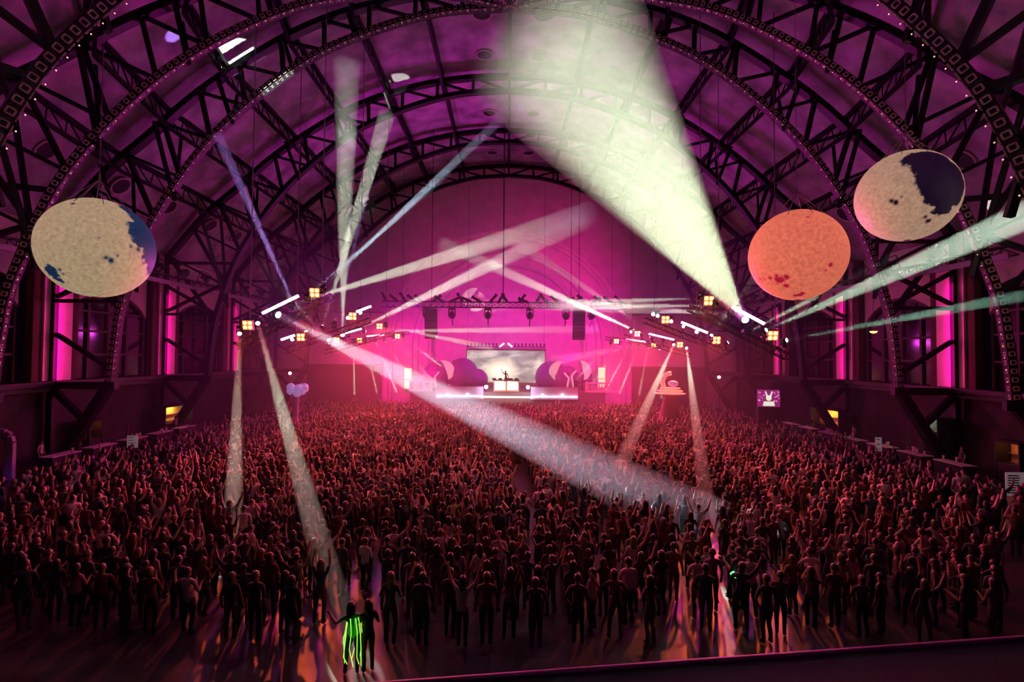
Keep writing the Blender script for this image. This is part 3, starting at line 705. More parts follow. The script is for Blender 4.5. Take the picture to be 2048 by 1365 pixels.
# beams: source px, py, Y | target px, py, Y | end radius | power | label | extra
PALE = (.86, 1, .74); GREEN = (.35, 1, .6); BLUE = (.25, .5, 1); VIOL = (.5, .3, 1)
K = 'pale beam '
BEAMS = [
 (479, 665, 33, 462, 1150, 17.8, .40, 7700, 'narrow pale beam dropping straight down at the left to the crowd', PALE, .10),
 (515, 645, 33, 708, 1335, 12.5, .42, 14400, 'pale beam slanting down from the left rig to the green flash on the near floor', (.7, 1, .7), .09),
 (550, 627, 33, 1440, 1065, 20.5, 1.25, 24000, 'broad misty beam crossing from the left rig down to the front right of the crowd', (.6, .85, 1), .08),
 (583, 610, 33, 1180, 425, 58, 1.3, 16200, 'broad pale beam rising right from the left rig across the arch', PALE, .05),
 (645, 575, 33, 1005, 235, 52, .5, 15000, 'bluish beam climbing from the left rig to the crown trusses', (.6, .85, 1), .07),
 (615, 592, 33, 900, 345, 50, .3, 4500, 'thin faint beam running under the bluish climbing beam', (.6, .85, 1), .06),
 (614, 668, 40, 432, 262, 34, .36, 7500, 'faint violet beam leaning up left to the dome rib', VIOL, .08),
 (643.5, 657, 40, 775, 225, 46, .75, 15600, 'pale beam rising steeply, right of the vertical white one', PALE, .06),
 (669, 647, 40, 748, 330, 46, .3, 4500, 'thin violet beam beside the steep pale beam', VIOL, .07),
 (685, 675, 52, 694, 120, 32, .85, 22400, 'near-vertical white beam from the left rig to the vault', PALE, .055),
 (659, 683, 40, 575, 590, 34, .14, 3600, 'short thin pale beam crossing behind the nearest left truss', PALE, .12),
 (698, 667, 52, 1170, 440, 66, 1.3, 19800, 'pale beam rising right from the third left truss through the stage arch', PALE, .05),
 (727, 663, 52, 1200, 659, 62, .55, 15750, 'level pale beam reaching across in front of the right line array', PALE, .05),
 (771, 653, 52, 985, 697, 66, .45, 9000, 'pale beam running from the third left truss to the top of the cloud screen', PALE, .06),
 (708, 685, 62, 709, 792, 65, .17, 4800, 'thin vertical beam to the far crowd, leftmost of the left fan', PALE, .14),
 (730, 683, 62, 754, 788, 65, .17, 4800, 'thin beam second from the left in the left fan over the far crowd', PALE, .14),
 (750, 682, 62, 795, 788, 65, .17, 4800, 'thin beam third from the left in the left fan over the far crowd', PALE, .14),
 (768, 680, 62, 840, 788, 66, .17, 4800, 'thin beam fourth from the left in the left fan over the far crowd', PALE, .14),
 (786, 677, 62, 882, 778, 66, .17, 4000, 'thin beam fifth from the left, ending at the stage edge', PALE, .12),
 (806, 673, 62, 885, 735, 67, .17, 4000, 'thin beam touching the left curled petal', PALE, .12),
 (1399, 597, 32, 1085, 609, 60, .5, 12000, 'topmost of the three level beams from the nearest right truss', PALE, .05),
 (1430, 612, 32, 1090, 612, 58, .5, 12000, 'middle level beam from the nearest right truss', PALE, .05),
 (1462, 629, 32, 1110, 609, 54, .75, 19500, 'lowest and thickest level beam from the nearest right truss', PALE, .05),
 (1493, 644, 32, 1088, 60, 14.2, 2.7, 62000, 'huge white-green beam sweeping from the right rig up over the camera', (.80, 1, .6), .105),
 (1527, 663, 32, 2150, 388, 20, .72, 16000, 'strong green-white beam from the right rig to the right edge', (.72, 1, .74), .07),
 (1567, 682, 32, 2110, 580, 22, .32, 3900, 'slim teal beam passing before the right-hand windows', (.45, 1, .75), .08),
 (1421, 674, 40, 1476, 600, 36, .16, 3600, 'short thin beam leaning up beside the huge beam', PALE, .12),
 (1451, 688, 40, 1640, 590, 37, .2, 3300, 'thin faint beam rising from the second right truss toward the red moon', PALE, .09),
 (1283, 671, 52, 925, 450, 62, .8, 14700, 'upper of two parallel beams crossing the arch from the right', PALE, .045),
 (1304, 677, 52, 880, 485, 64, .9, 18000, 'lower of two parallel beams crossing the arch from the right', PALE, .045),
 (1326, 683, 52, 1095, 724, 62, .55, 15000, 'pale beam sloping left from the right rig to the cloud screen', PALE, .07),
 (1348, 689, 52, 1228, 958, 26.5, .42, 13200, 'pale beam slanting down left into the middle of the crowd', PALE, .08),
 (1373, 696, 52, 1420, 1065, 19, .36, 16000, 'pale beam dropping with a green end into the front right crowd', (.7, 1, .7), .08),
 (1222, 686, 62, 1150, 762, 66, .15, 2000, 'faint thin beam, leftmost of the right fan over the far crowd', PALE, .12),
 (1241, 688, 62, 1180, 775, 66, .15, 2000, 'faint thin beam, second of the right fan over the far crowd', PALE, .12),
 (1260, 690, 62, 1208, 788, 66, .16, 3600, 'thin beam, third of the right fan over the far crowd', PALE, .13),
 (1278, 691, 62, 1238, 790, 66, .17, 4400, 'thin beam, fourth of the right fan over the far crowd', PALE, .14),
 (1297, 693, 62, 1278, 793, 64, .17, 4800, 'thin beam, fifth of the right fan over the far crowd', PALE, .14),
 (1319, 696, 62, 1323, 800, 62, .17, 4800, 'thin vertical beam, rightmost of the right fan', PALE, .14),
]
mlit = thing('moving_head', '', 'stage light'); mover_parts(mlit, True); first = True
side_names = {33: 'nearest left truss', 32: 'nearest right truss', 40: 'second truss', 52: 'third truss', 62: 'farthest truss'}
for b_ in BEAMS:
    src = at(*b_[:3]); big = b_[7] > 20000
    d = beam(src, b_[3], b_[4], b_[5], b_[6], b_[7], b_[8], b_[9], b_[10], r0=.24 if big else .12)
    c = mlit if first else copy_tree(mlit); first = False
    c.location = src; aim(c, d); c.scale = (1.6,) * 3 if big else (1,) * 3
    c['label'] = 'lit moving head that throws the ' + b_[8].replace(' of the left fan', '')
    c['label'] = ' '.join(c['label'].split()[:16])
# lit moving heads whose beams point along the view
for px, py, Y in ((585, 679, 40), (696, 636, 40), (721, 626, 40), (1306, 629, 40), (1315, 632, 40), (1342, 643, 40), (1367, 653, 40), (1393, 664, 40), (1262, 664, 52)):
    c = copy_tree(mlit); c.location = at(px, py, Y); aim(c, Vector((-c.location.x * .02, -1, -.1)))
    c['label'] = 'small lit moving head on the second or third truss, its beam not seen'; c['group'] = 'lit heads without a visible beam'
# the pool of light caught on the vault high at the left
def ceiling_hit(px, py):
    for k in range(200, 800):
        p = at(px, py, k * .1); rr = abs(p.x) if p.y > YC else math.hypot(p.x, YC - p.y)
        if p.z > (prof_at(SKIN, rr) if rr < 31.7 else 16): return p
lamp('ceiling_pool', 'SPOT', at(1290, 655, 38), 260000, (.75, 1, .8), ceiling_hit(465, 107), .05, 4.6, .12)

# haze that fills the hall
m = MB(); m.box((0, 51, 8), (54, 41, 16)); o = m.build('haze', hazemat('hall_haze', HAZE, (.9, .85, .9))); tag(o, 'thin smoky haze filling the whole hall', 'haze', kind='stuff')

# ------------------------------------------------------------------ inflated moons
def moon(px, py, Y, diam, light, dark, glow, spots, patch, lab, top, sc, noise_amt, seed):
    c = at(px, py, Y); r = diam / 2
    t = thing('inflatable_moon', lab, 'inflatable moon', c)
    def hit(x, y):
        d = (at(x, y, Y) - EYE).normalized(); oc = EYE - c; b_ = oc.dot(d); q = b_ * b_ - (oc.dot(oc) - r * r)
        if q < 0: q = 0
        return ((EYE + d * (-b_ - math.sqrt(q))) - c).normalized()
    m = bpy.data.materials.new('moon_skin'); m.use_nodes = True; nt = m.node_tree; b = nt.nodes['Principled BSDF']; N_ = nt.nodes.new; Lk = nt.links.new
    tc = N_('ShaderNodeTexCoord'); nv = N_('ShaderNodeVectorMath'); nv.operation = 'NORMALIZE'; Lk(tc.outputs['Object'], nv.inputs[0])
    dn = N_('ShaderNodeTexNoise'); dn.inputs['Scale'].default_value = 4.5; dn.inputs['Detail'].default_value = 8; dn.inputs['Roughness'].default_value = .65
    ofs = N_('ShaderNodeVectorMath'); ofs.operation = 'ADD'; ofs.inputs[1].default_value = (seed, seed * .7, 0); Lk(nv.outputs[0], ofs.inputs[0]); Lk(ofs.outputs[0], dn.inputs['Vector'])
    def math_(op, a, b__):
        q = N_('ShaderNodeMath'); q.operation = op
        for i, v in enumerate((a, b__)):
            if isinstance(v, (int, float)): q.inputs[i].default_value = v
            else: Lk(v, q.inputs[i])
        return q.outputs[0]
    mask = None
    nz = math_('SUBTRACT', dn.outputs[0], .5)
    for (x, y, rad, amp) in patch + [(x, y, rr, .12) for x, y, rr in spots]:
        h = hit(x, y); ds = N_('ShaderNodeVectorMath'); ds.operation = 'DISTANCE'; Lk(nv.outputs[0], ds.inputs[0]); ds.inputs[1].default_value = h
        v = math_('ADD', ds.outputs['Value'], math_('MULTIPLY', nz, amp))
        mr = N_('ShaderNodeMapRange'); mr.inputs[1].default_value = rad - .025; mr.inputs[2].default_value = rad + .025; mr.inputs[3].default_value = 1; mr.inputs[4].default_value = 0; Lk(v, mr.inputs[0])
        mask = mr.outputs[0] if mask is None else math_('MAXIMUM', mask, mr.outputs[0])
    vo = N_('ShaderNodeTexVoronoi'); vo.inputs['Scale'].default_value = 26; Lk(ofs.outputs[0], vo.inputs['Vector'])
    n3 = N_('ShaderNodeTexNoise'); n3.inputs['Scale'].default_value = 7; n3.inputs['Detail'].default_value = 4; Lk(ofs.outputs[0], n3.inputs['Vector'])
    cp = N_('ShaderNodeMapRange'); cp.inputs[1].default_value = .12; cp.inputs[2].default_value = .26; cp.inputs[3].default_value = 1; cp.inputs[4].default_value = 0; Lk(vo.outputs['Distance'], cp.inputs[0])
    cs = N_('ShaderNodeMapRange'); cs.inputs[1].default_value = .48; cs.inputs[2].default_value = .62; Lk(n3.outputs[0], cs.inputs[0])
    spk = math_('MULTIPLY', math_('MULTIPLY', cp.outputs[0], cs.outputs[0]), noise_amt); mask = math_('MAXIMUM', mask, spk)
    n4 = N_('ShaderNodeTexNoise'); n4.inputs['Scale'].default_value = 14; n4.inputs['Detail'].default_value = 6; Lk(ofs.outputs[0], n4.inputs['Vector'])
    br = N_('ShaderNodeMapRange'); br.inputs[1].default_value = .3; br.inputs[2].default_value = .7; br.inputs[3].default_value = .72; br.inputs[4].default_value = 1.18; Lk(n4.outputs[0], br.inputs[0])
    m1 = N_('ShaderNodeMix'); m1.data_type = 'RGBA'; m1.inputs[6].default_value = light + (1,); m1.inputs[7].default_value = dark + (1,); Lk(mask, m1.inputs[0])
    m2 = N_('ShaderNodeMix'); m2.data_type = 'RGBA'; m2.blend_type = 'MULTIPLY'; m2.inputs[0].default_value = 1; Lk(m1.outputs[2], m2.inputs[6]); Lk(br.outputs[0], m2.inputs[7])
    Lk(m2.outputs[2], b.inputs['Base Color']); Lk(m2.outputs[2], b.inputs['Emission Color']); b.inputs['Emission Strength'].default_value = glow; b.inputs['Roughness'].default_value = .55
    q = MB(); q.sphere((0, 0, 0), r, 56, 36); q.build('skin', m, t, True)
    q = MB(); apex = Vector((0, 0, r * 1.42))
    for i in range(8):
        a = 2 * PI * i / 8; q.tube(apex, (r * .62 * math.cos(a), r * .62 * math.sin(a), r * .78), .014, 5)
    q.build('harness', CABLE, t)
    e = at(top[0], top[1], Y) - c
    q = MB(); q.tube(apex, (apex.x, apex.y, prof_at(SKIN, math.hypot(c.x, YC - c.y) if c.y < YC else abs(c.x)) - c.z - .2), .016, 5); q.tube(apex, apex + Vector((0, 0, .25)), .04, 6); q.build('hanging_cable', CABLE, t)
    q = MB(); q.lathe((0, 0, 0), [(.001, -r - .03), (.12, -r - .03), (.16, -r + .02)], 14); q.build('valve', mat('moon_valve', (.5, .4, .3), .5), t)
moon(195, 497, 21.3, 4.0, (.82, .62, .36), (.01, .05, .14), .42, [(277, 500, .05), (212, 516, .05), (222, 521, .06), (147, 407, .035), (262, 493, .02), (236, 512, .02), (119, 540, .03), (126, 549, .03), (198, 476, .02)],
     [(300, 448, .55, .4), (312, 500, .55, .4), (262, 424, .22, .4), (285, 470, .3, .4), (300, 550, .08, .5), (106, 548, .16, .7)], 'large cream moon with a blue-black patch hanging at the left', (250, 55), 1, .95, 3.1)
moon(1813, 393, 23.4, 4.05, (.80, .52, .34), (.018, .008, .03), .42, [(1845, 371, .06), (1783, 402, .04), (1792, 405, .05), (1831, 367, .025), (1803, 394, .02), (1845, 390, .02), (1851, 434, .045), (1857, 442, .06)],
     [(1868, 326, .46, .35), (1896, 362, .58, .35), (1832, 318, .26, .4), (1890, 410, .26, .6), (1870, 375, .2, .5)], 'large tan moon with a broad black patch hanging at the right edge', (1795, 90), 1, .95, 5.3)
moon(1594, 511, 23.8, 4.15, (1.0, .22, .13), (.55, .01, .06), .62, [(1661, 530, .05), (1617, 434, .035), (1652, 541, .03), (1553, 552, .05), (1573, 555, .06), (1540, 556, .04), (1572, 572, .07)],
     [(1562, 562, .10, .8), (1522, 560, .08, .8), (1600, 590, .08, .9)], 'coral red moon hanging beside the right rig', (1558, 30), 1, .95, 8.9)

# ------------------------------------------------------------------ people
def rand_mat(name, cols, rough, src):
    m = bpy.data.materials.new(name); m.use_nodes = True; nt = m.node_tree; b = nt.nodes['Principled BSDF']; b.inputs['Roughness'].default_value = rough
    if src == 'object': n = nt.nodes.new('ShaderNodeObjectInfo'); o = n.outputs['Random']
    else: n = nt.nodes.new('ShaderNodeAttribute'); n.attribute_name = 'tint'; o = n.outputs['Fac']
    if name.startswith('trousers') or name.startswith('skin') or name.startswith('hair'):
        k = nt.nodes.new('ShaderNodeMath'); k.operation = 'MULTIPLY'; k.inputs[1].default_value = {'t': 7.31, 's': 13.7, 'h': 23.9}[name[0]]; f = nt.nodes.new('ShaderNodeMath'); f.operation = 'FRACT'
        nt.links.new(o, k.inputs[0]); nt.links.new(k.outputs[0], f.inputs[0]); o = f.outputs[0]
    r = nt.nodes.new('ShaderNodeValToRGB'); r.color_ramp.interpolation = 'CONSTANT'; e = r.color_ramp.elements
    e[0].position = 0; e[0].color = cols[0] + (1,); e[1].position = 1 / len(cols); e[1].color = cols[1] + (1,)
    for i, c in enumerate(cols[2:]): q = e.new((i + 2) / len(cols)); q.color = c + (1,)
    nt.links.new(o, r.inputs[0]); nt.links.new(r.outputs[0], b.inputs['Base Color']); return m
TOPS = [(.015, .015, .018), (.03, .02, .03), (.5, .45, .42), (.02, .02, .03), (.12, .03, .03), (.05, .05, .07), (.12, .1, .1), (.02, .03, .05), (.4, .34, .32), (.02, .015, .02), (.1, .03, .02), (.04, .03, .03)]
TROU = [(.012, .012, .016), (.03, .04, .07), (.02, .02, .02), (.06, .06, .08), (.015, .015, .02), (.12, .1, .08)]
SKINC = [(.42, .25, .17), (.5, .32, .23), (.28, .15, .09), (.46, .28, .19), (.16, .08, .05)]
HAIRC = [(.01, .008, .007), (.03, .015, .01), (.015, .01, .01), (.06, .03, .015), (.02, .01, .008), (.12, .07, .035)]
PM = {}
for src in ('object', 'attribute'):
    PM[src] = [rand_mat('skin_' + src, SKINC, .5, src), rand_mat('shirt_' + src, TOPS, .75, src), rand_mat('trousers_' + src, TROU, .75, src), rand_mat('hair_' + src, HAIRC, .45, src)]

def person_mesh(pose, female, fine):
    """one continuous body grown on a skeleton; returns (mesh data lists, hair lists)"""
    J = []; E = []; lab = []
    def j(p, r): J.append((Vector(p), r)); return len(J) - 1
    def e(a, b, l): E.append((a, b)); lab.append(l)
    sw = .155 if female else .185
    lean = pose.get('lean', 0)
    def L(p): p = Vector(p); k = max(0, p.z - .95); return Vector((p.x + lean * k, p.y + pose.get('fwd', 0) * k, p.z))
    pel = j((0, 0, .95), (.145, .11)); s1 = j(L((0, 0, 1.1)), (.115 if female else .13, .09)); ch = j(L((0, 0, 1.29)), (.15 if female else .17, .11))
    uc = j(L((0, -.01, 1.41)), (.12, .085)); nk = j(L((0, 0, 1.485)), (.052, .052)); hb = j(L((0, .015, 1.545)), (.07, .075)); hm = j(L((0, .012, 1.635)), (.082, .098)); ht = j(L((0, .0, 1.705)), (.062, .07))
    e(pel, s1, 1); e(s1, ch, 1); e(ch, uc, 1); e(uc, nk, 0); e(nk, hb, 0); e(hb, hm, 0); e(hm, ht, 0)
    for s, arm in ((-1, pose['l']), (1, pose['r'])):
        sh = j(L((s * sw, -.01, 1.41)), (.062, .062)); e(uc, sh, 1)
        el, wr = arm; el = L((s * el[0], el[1], el[2])); wr = L((s * wr[0], wr[1], wr[2]))
        shp = J[sh][0]; a = j(shp.lerp(el, .5), (.05, .05)); b = j(el, (.042, .042)); c = j(el.lerp(wr, .45), (.04, .04)); d = j(wr, (.027, .027))
        e(sh, a, 1); e(a, b, 1 if not female else 0); e(b, c, 0); e(c, d, 0)
        dr = (wr - el).normalized(); pm = j(wr + dr * .07, (.036, .02)); e(d, pm, 0)
        side = dr.cross(Vector((0, 1, 0)));
        if side.length < .3: side = dr.cross(Vector((0, 0, 1)))
        side.normalize(); fr = side.cross(dr).normalized()
        if fine:
            for k, (o_, ln) in enumerate(((-.03, .065), (-.01, .078), (.011, .072), (.03, .055))):
                f1 = j(wr + dr * .1 + side * o_ + fr * .004 * k, (.0095, .0095)); f2 = j(wr + dr * (.1 + ln * .55) + side * o_ * 1.25 + fr * .012, (.009, .009)); f3 = j(wr + dr * (.1 + ln * .9) + side * o_ * 1.3 + fr * .03, (.0075, .0075))
                e(pm, f1, 0); e(f1, f2, 0); e(f2, f3, 0)
            t1 = j(wr + dr * .04 + side * -.042, (.012, .012)); t2 = j(wr + dr * .075 + side * -.062 + fr * .015, (.0095, .0095)); e(d, t1, 0); e(t1, t2, 0)
        else:
            f1 = j(wr + dr * .15 + fr * .015, (.024, .012)); e(pm, f1, 0)
    for s, leg in ((-1, pose.get('ll', (.10, .02, .09, -.02))), (1, pose.get('rl', (.10, .02, .09, -.02)))):
        hp = j((s * .09, 0, .88), (.092, .1)); kn = j((s * leg[0], leg[1], .5), (.062, .064)); th = j(J[hp][0].lerp(J[kn][0], .5), (.08, .085)); ca = j((s * (leg[0] + leg[2]) / 2, (leg[1] + leg[3]) / 2 - .02, .34), (.055, .06)); an = j((s * leg[2], leg[3], .1), (.04, .045))
        to = j((s * (leg[2] + .02), leg[3] + .14, .045), (.042, .036)); hl = j((s * leg[2], leg[3] - .04, .045), (.036, .036))
        e(pel, hp, 2); e(hp, th, 2); e(th, kn, 2); e(kn, ca, 2); e(ca, an, 2); e(an, to, 3); e(an, hl, 3)
    me = bpy.data.meshes.new('tmp'); me.from_pydata([p for p, r in J], E, []); o = bpy.data.objects.new('tmp', me); COL.objects.link(o)
    o.modifiers.new('s', 'SKIN').use_smooth_shade = True
    for i, (p, r) in enumerate(J): me.skin_vertices[0].data[i].radius = r; me.skin_vertices[0].data[i].use_root = (i == 0)
    if fine: m_ = o.modifiers.new('u', 'SUBSURF'); m_.levels = 1; m_.render_levels = 1
    dg = bpy.context.evaluated_depsgraph_get(); me2 = bpy.data.meshes.new_from_object(o.evaluated_get(dg))
    V = [v.co.copy() for v in me2.vertices]; Fc = [tuple(p.vertices) for p in me2.polygons]
    mi = []
    A = np.array([J[a][0] for a, b in E]); B = np.array([J[b][0] for a, b in E]); AB = B - A; LL = (AB ** 2).sum(1)
    RR = np.array([max((J[a][1][0] + J[b][1][0]) / 2, .03) for a, b in E])
    for p in me2.polygons:
        c = np.array(p.center); t = np.clip(((c - A) * AB).sum(1) / LL, 0, 1); dd = np.linalg.norm(c - (A + AB * t[:, None]), axis=1) - RR
        mi.append(lab[int(dd.argmin())])
    bpy.data.objects.remove(o); bpy.data.meshes.remove(me); bpy.data.meshes.remove(me2)
    mb = MB(); mb.v = [tuple(v) for v in V]; mb.f = Fc; mb.m = mi
    c = L((0, .012, 1.635))
    if fine:   # face: nose, eyes, mouth, ears
        mb.mi = 0; mb.tube(c + Vector((0, .095, .025)), c + Vector((0, .125, -.02)), .012, 6, .02)
        for s in (-1, 1): mb.sphere(c + Vector((s * .09, -.005, -.005)), .03, 6, 5, (.4, .7, 1.1))
        mb.mi = 3
        for s in (-1, 1): mb.sphere(c + Vector((s * .034, .088, .022)), .013, 6, 4)
        mb.box(c + Vector((0, .097, -.05)), (.045, .012, .01)); mb.mi = 0
    hb_ = MB(); nu, nv = (14, 9) if fine else (8, 5)
    hc = c + Vector((0, -.018, .022)); vs = []; fs = []
    for jv in range(nv + 1):
        ph = (PI * .62) * jv / nv
        for i in range(nu):
            t = 2 * PI * i / nu; fr = max(0, math.sin(t)); ph2 = ph * (1 - .36 * fr)
            vs.append(hc + Vector((.096 * math.sin(ph2) * math.cos(t), .118 * math.sin(ph2) * math.sin(t), .112 * math.cos(ph2))))
    for jv in range(nv):
        for i in range(nu): fs.append((jv * nu + i, (jv + 1) * nu + i, (jv + 1) * nu + (i + 1) % nu, jv * nu + (i + 1) % nu))
    hb_.add(vs, fs)
    if female:
        kk = 7; vs = []; fs = []
        for r_ in range(6):
            z = .05 - .07 * r_; wd = (.095, .105, .11, .105, .09, .05)[r_]
            for lay in (0, 1):
                for i in range(kk):
                    t = -PI * (.02 + .96 * i / (kk - 1)); rr = wd - lay * .03; vs.append(hc + Vector((rr * math.cos(t), rr * 1.05 * math.sin(t) - .005 * r_, z)))
        for r_ in range(5):
            for i in range(kk - 1):
                a = r_ * 2 * kk + i; b = a + 2 * kk; fs.append((a, a + 1, b + 1, b)); a += kk; b += kk; fs.append((b, b + 1, a + 1, a))
        a = 10 * kk; fs += [(a + i, a + i + 1, a + kk + i + 1, a + kk + i) for i in range(kk - 1)]
        hb_.add(vs, fs)
    return mb, hb_
UP = ((.24, .03, 1.66), (.2, .06, 1.9)); UPW = ((.34, .05, 1.6), (.42, .1, 1.86)); DN = ((.25, -.03, 1.14), (.26, .05, .9)); BENT = ((.27, .02, 1.15), (.17, .24, 1.24)); PHONE = ((.24, .16, 1.3), (.12, .3, 1.58)); OUT = ((.38, .03, 1.28), (.5, .16, 1.46)); HIP = ((.33, -.06, 1.16), (.2, .02, .98))
POSES = [
 (dict(l=DN, r=DN), 'standing with both arms down'),
 (dict(l=UP, r=UP, ll=(.14, .04, .15, -.02)), 'with both arms raised overhead'),
 (dict(l=DN, r=UPW, lean=.08, rl=(.14, .05, .16, .0)), 'with one arm raised'),
 (dict(l=BENT, r=BENT, rl=(.12, .1, .1, -.04)), 'dancing with elbows bent'),
 (dict(l=PHONE, r=PHONE), 'holding both hands up before the face'),
 (dict(l=OUT, r=BENT, lean=-.1, ll=(.16, .06, .18, .05)), 'leaning with one arm held out'),
 (dict(l=HIP, r=DN, rl=(.1, .08, .12, .0)), 'standing with a hand on the hip'),
 (dict(l=UPW, r=UPW, fwd=.05), 'with both arms spread high'),
]
PROTO = []; LOW = []
for k, (ps, nm) in enumerate(POSES):
    for fem in (False, True):
        b, h = person_mesh(ps, fem, True)
        bo = b.build('person', [PM['object'][i] for i in (0, 1, 2)] + [mat('dark_shoe_and_eye', (.02, .02, .025), .5)], None, True)
        ho = h.build('hair', PM['object'][3], bo, True)
        PROTO.append([bo, ho, nm, fem, False])
        b, h = person_mesh(ps, fem, False)
        n0 = len(b.v); v = np.array(b.v + h.v, np.float32); f = b.f + [tuple(i + n0 for i in q) for q in h.f]; mi = [min(x, 2) for x in b.m] + [3] * len(h.f)
        LOW.append((v, np.concatenate([np.array(q) for q in f]).astype(np.int32), np.array([len(q) for q in f], np.int32), np.array(mi, np.int32)))

pr = random.Random(11)
pts = []
def free(x, y, dmin):
    gx, gy = int(x // 1.5), int(y // 1.5)
    for i in (-1, 0, 1):
        for k in (-1, 0, 1):
            for q in GRID.get((gx + i, gy + k), ()):
                if (q[0] - x) ** 2 + (q[1] - y) ** 2 < dmin * dmin: return False
    return True
GRID = {}
def putpt(x, y): GRID.setdefault((int(x // 1.5), int(y // 1.5)), []).append((x, y)); pts.append((x, y))
# the people one can pick out near the balcony: foot point in the picture, pose, female, height factor, turn, label
NAMED = [
 (1669, 1258, 0, False, 1.0, 0, 'person in dark clothes standing alone nearest the balcony edge at the lower right'),
 (1703, 1217, 6, True, .98, 10, 'person with a hand on the hip just behind the lone lower right one'),
 (1750, 1238, 0, False, 1.03, -15, 'tall dark person standing right of the lone lower right one'),
 (1585, 1232, 3, True, .98, 5, 'person with elbows bent left of the lone lower right one'),
 (1478, 1224, 3, False, 1.05, 25, 'left one of the close couple by the red-lit floor'),
 (1502, 1236, 6, False, 1.05, -20, 'right one of the close couple by the red-lit floor'),
 (1912, 1218, 5, True, 1.0, 60, 'person reaching an arm out, farthest right on the near floor'),
 (1832, 1214, 0, False, 1.0, 0, 'person standing left of the reaching one at the far right'),
 (1867, 1190, 4, True, 1.0, 0, 'person holding both hands up between two others at the far right'),
 (1425, 1225, 0, False, 1.04, 0, 'person standing in the blue beam where it meets the floor'),
 (1395, 1240, 3, False, 1.05, 0, 'dark person dancing left of the blue beam at the floor'),
 (1300, 1290, 3, True, 1.0, 20, 'person nearest the balcony, right of centre'),
 (509, 1286, 0, False, 1.03, 0, 'broad person in a pale cap at the lower left'),
 (461, 1280, 0, True, .98, 0, 'person standing left of the one in the pale cap'),
 (376, 1272, 5, False, 1.0, -10, 'person with one arm out at the lower left'),
 (581, 1292, 3, True, 1.0, 0, 'person dancing right of the one in the pale cap'),
 (200, 1262, 3, False, 1.0, 30, 'person in a red cap at the dark lower left'),
 (270, 1170, 2, False, 1.03, 0, 'person in a purple backpack at the left, one arm raised'),
 (640, 1250, 1, True, 1.0, 0, 'person with raised arms left of the green flash'),
 (735, 1345, 3, True, .95, 30, 'crouched-looking dark person right beside the green flash'),
 (900, 1275, 0, False, 1.02, 0, 'person standing left of the blue floor gap, lower centre'),
 (1075, 1265, 0, True, 1.0, 0, 'person standing right of the blue floor gap, lower centre'),
]
used = {}
people = []
def add_person(x, y, k, fem, h, turn, label, group=None):
    bo, ho, nm, _, first = PROTO[k * 2 + (1 if fem else 0)]
    if not PROTO[k * 2 + (1 if fem else 0)][4]: o = bo; PROTO[k * 2 + (1 if fem else 0)][4] = True
    else: o = copy_tree(bo)
    o.location = (x, y, 0); o.rotation_euler = (0, 0, R(turn)); o.scale = (h * pr.uniform(.95, 1.06), h, h)
    o['label'] = label; o['category'] = 'person'
    if group: o['group'] = group
    people.append(o); return o
named_objs = []
for px, py, k, fem, h, turn, lab in NAMED:
    p = atz(px, py, 0); putpt(p.x, p.y); named_objs.append((p, add_person(p.x, p.y, k, fem, h, turn, lab)))
cand = []
def ok_place(x, y):
    if y < 13.3 + max(0, -x * .05): return False
    if abs(x) > 23.5 + (y - 30) * .03: return False
    if y > 63.0: return False
    if 22.5 < y < 35.5 and .1 < x < 1.75 - (y - 22.5) * .03: return False      # open strip of floor
    if x > 2.5 and y < 16.6 and x < 9: return pr.random() < .10                  # red-lit open floor
    if y < 16 and abs(x + 4.5) < 1.0: return False
    if -5.6 < x < -3 and y < 14.6: return False
    if y > 30 and x < -19 - (y - 30) * .02 and pr.random() < .7: return False
    if x > 17 and y > 26 and pr.random() < .6: return False
    return True
for tries in range(90000):
    y = 13 + 50 * pr.random() ** .9; x = pr.uniform(-25, 25)
    if abs(x) > y * 1.02 + 1: continue
    if not ok_place(x, y): continue
    dm = .6 if y < 17 else (.72 if y < 24 else .62)
    if free(x, y, dm): putpt(x, y); cand.append((x, y))
cand.sort(key=lambda q: q[1])
vis = [q for q in cand if abs(q[0]) < q[1] * .96]
ind = vis[:300 - len(NAMED)]; inds = set(ind); rest = [q for q in cand if q not in inds and q[1] > ind[-1][1] * .98]
for i, (x, y) in enumerate(ind):
    k = pr.choices(range(8), (4, 2, 2, 4, 2, 2, 2, 1))[0]; fem = pr.random() < .48
    zone = ('in the loose nearest rows of the crowd' if y < 18.5 else 'in the denser crowd behind the nearest rows')
    side = 'left half' if x < -2 else ('right half' if x > 3.5 else 'middle')
    u = x / y
    row = 'very front row' if y < 15 else ('front rows' if y < 17 else ('second rows' if y < 19 else ('third rows' if y < 21 else 'deeper rows')))
    colm = 'by the left edge' if u < -.7 else 'under the left moon' if u < -.5 else 'near the slanting left beam' if u < -.3 else 'left of the centre' if u < -.08 else 'at the centre' if u < .12 else 'right of the centre' if u < .32 else 'near the green-ended beam' if u < .5 else 'under the red moon' if u < .7 else 'by the right edge'
    pose = POSES[k][1].replace('standing with ', '').replace('holding both hands up before the face', 'hands before face').replace('with both arms ', 'arms ').replace('with ', '').replace('both ', '')
    lab = 'person, %s%s, %s, %s' % (pose, ', long hair' if fem else '', row, colm); g = lab.replace('person, ', 'people: ')
    o = add_person(x, y, k, fem, pr.uniform(.93, 1.07), pr.gauss(0, 22), lab, g)
byl = {}
for o in people: byl.setdefault(o['label'], []).append(o)
for lab, os_ in byl.items():
    if len(os_) > 1:
        os_.sort(key=lambda q: q.location.x / q.location.y)
        for n_, q in enumerate(os_): q['label'] = lab + ', ' + (('leftmost', 'rightmost') if len(os_) == 2 else ('leftmost', 'second', 'third', 'fourth', 'fifth', 'sixth', 'seventh', 'eighth'))[n_]
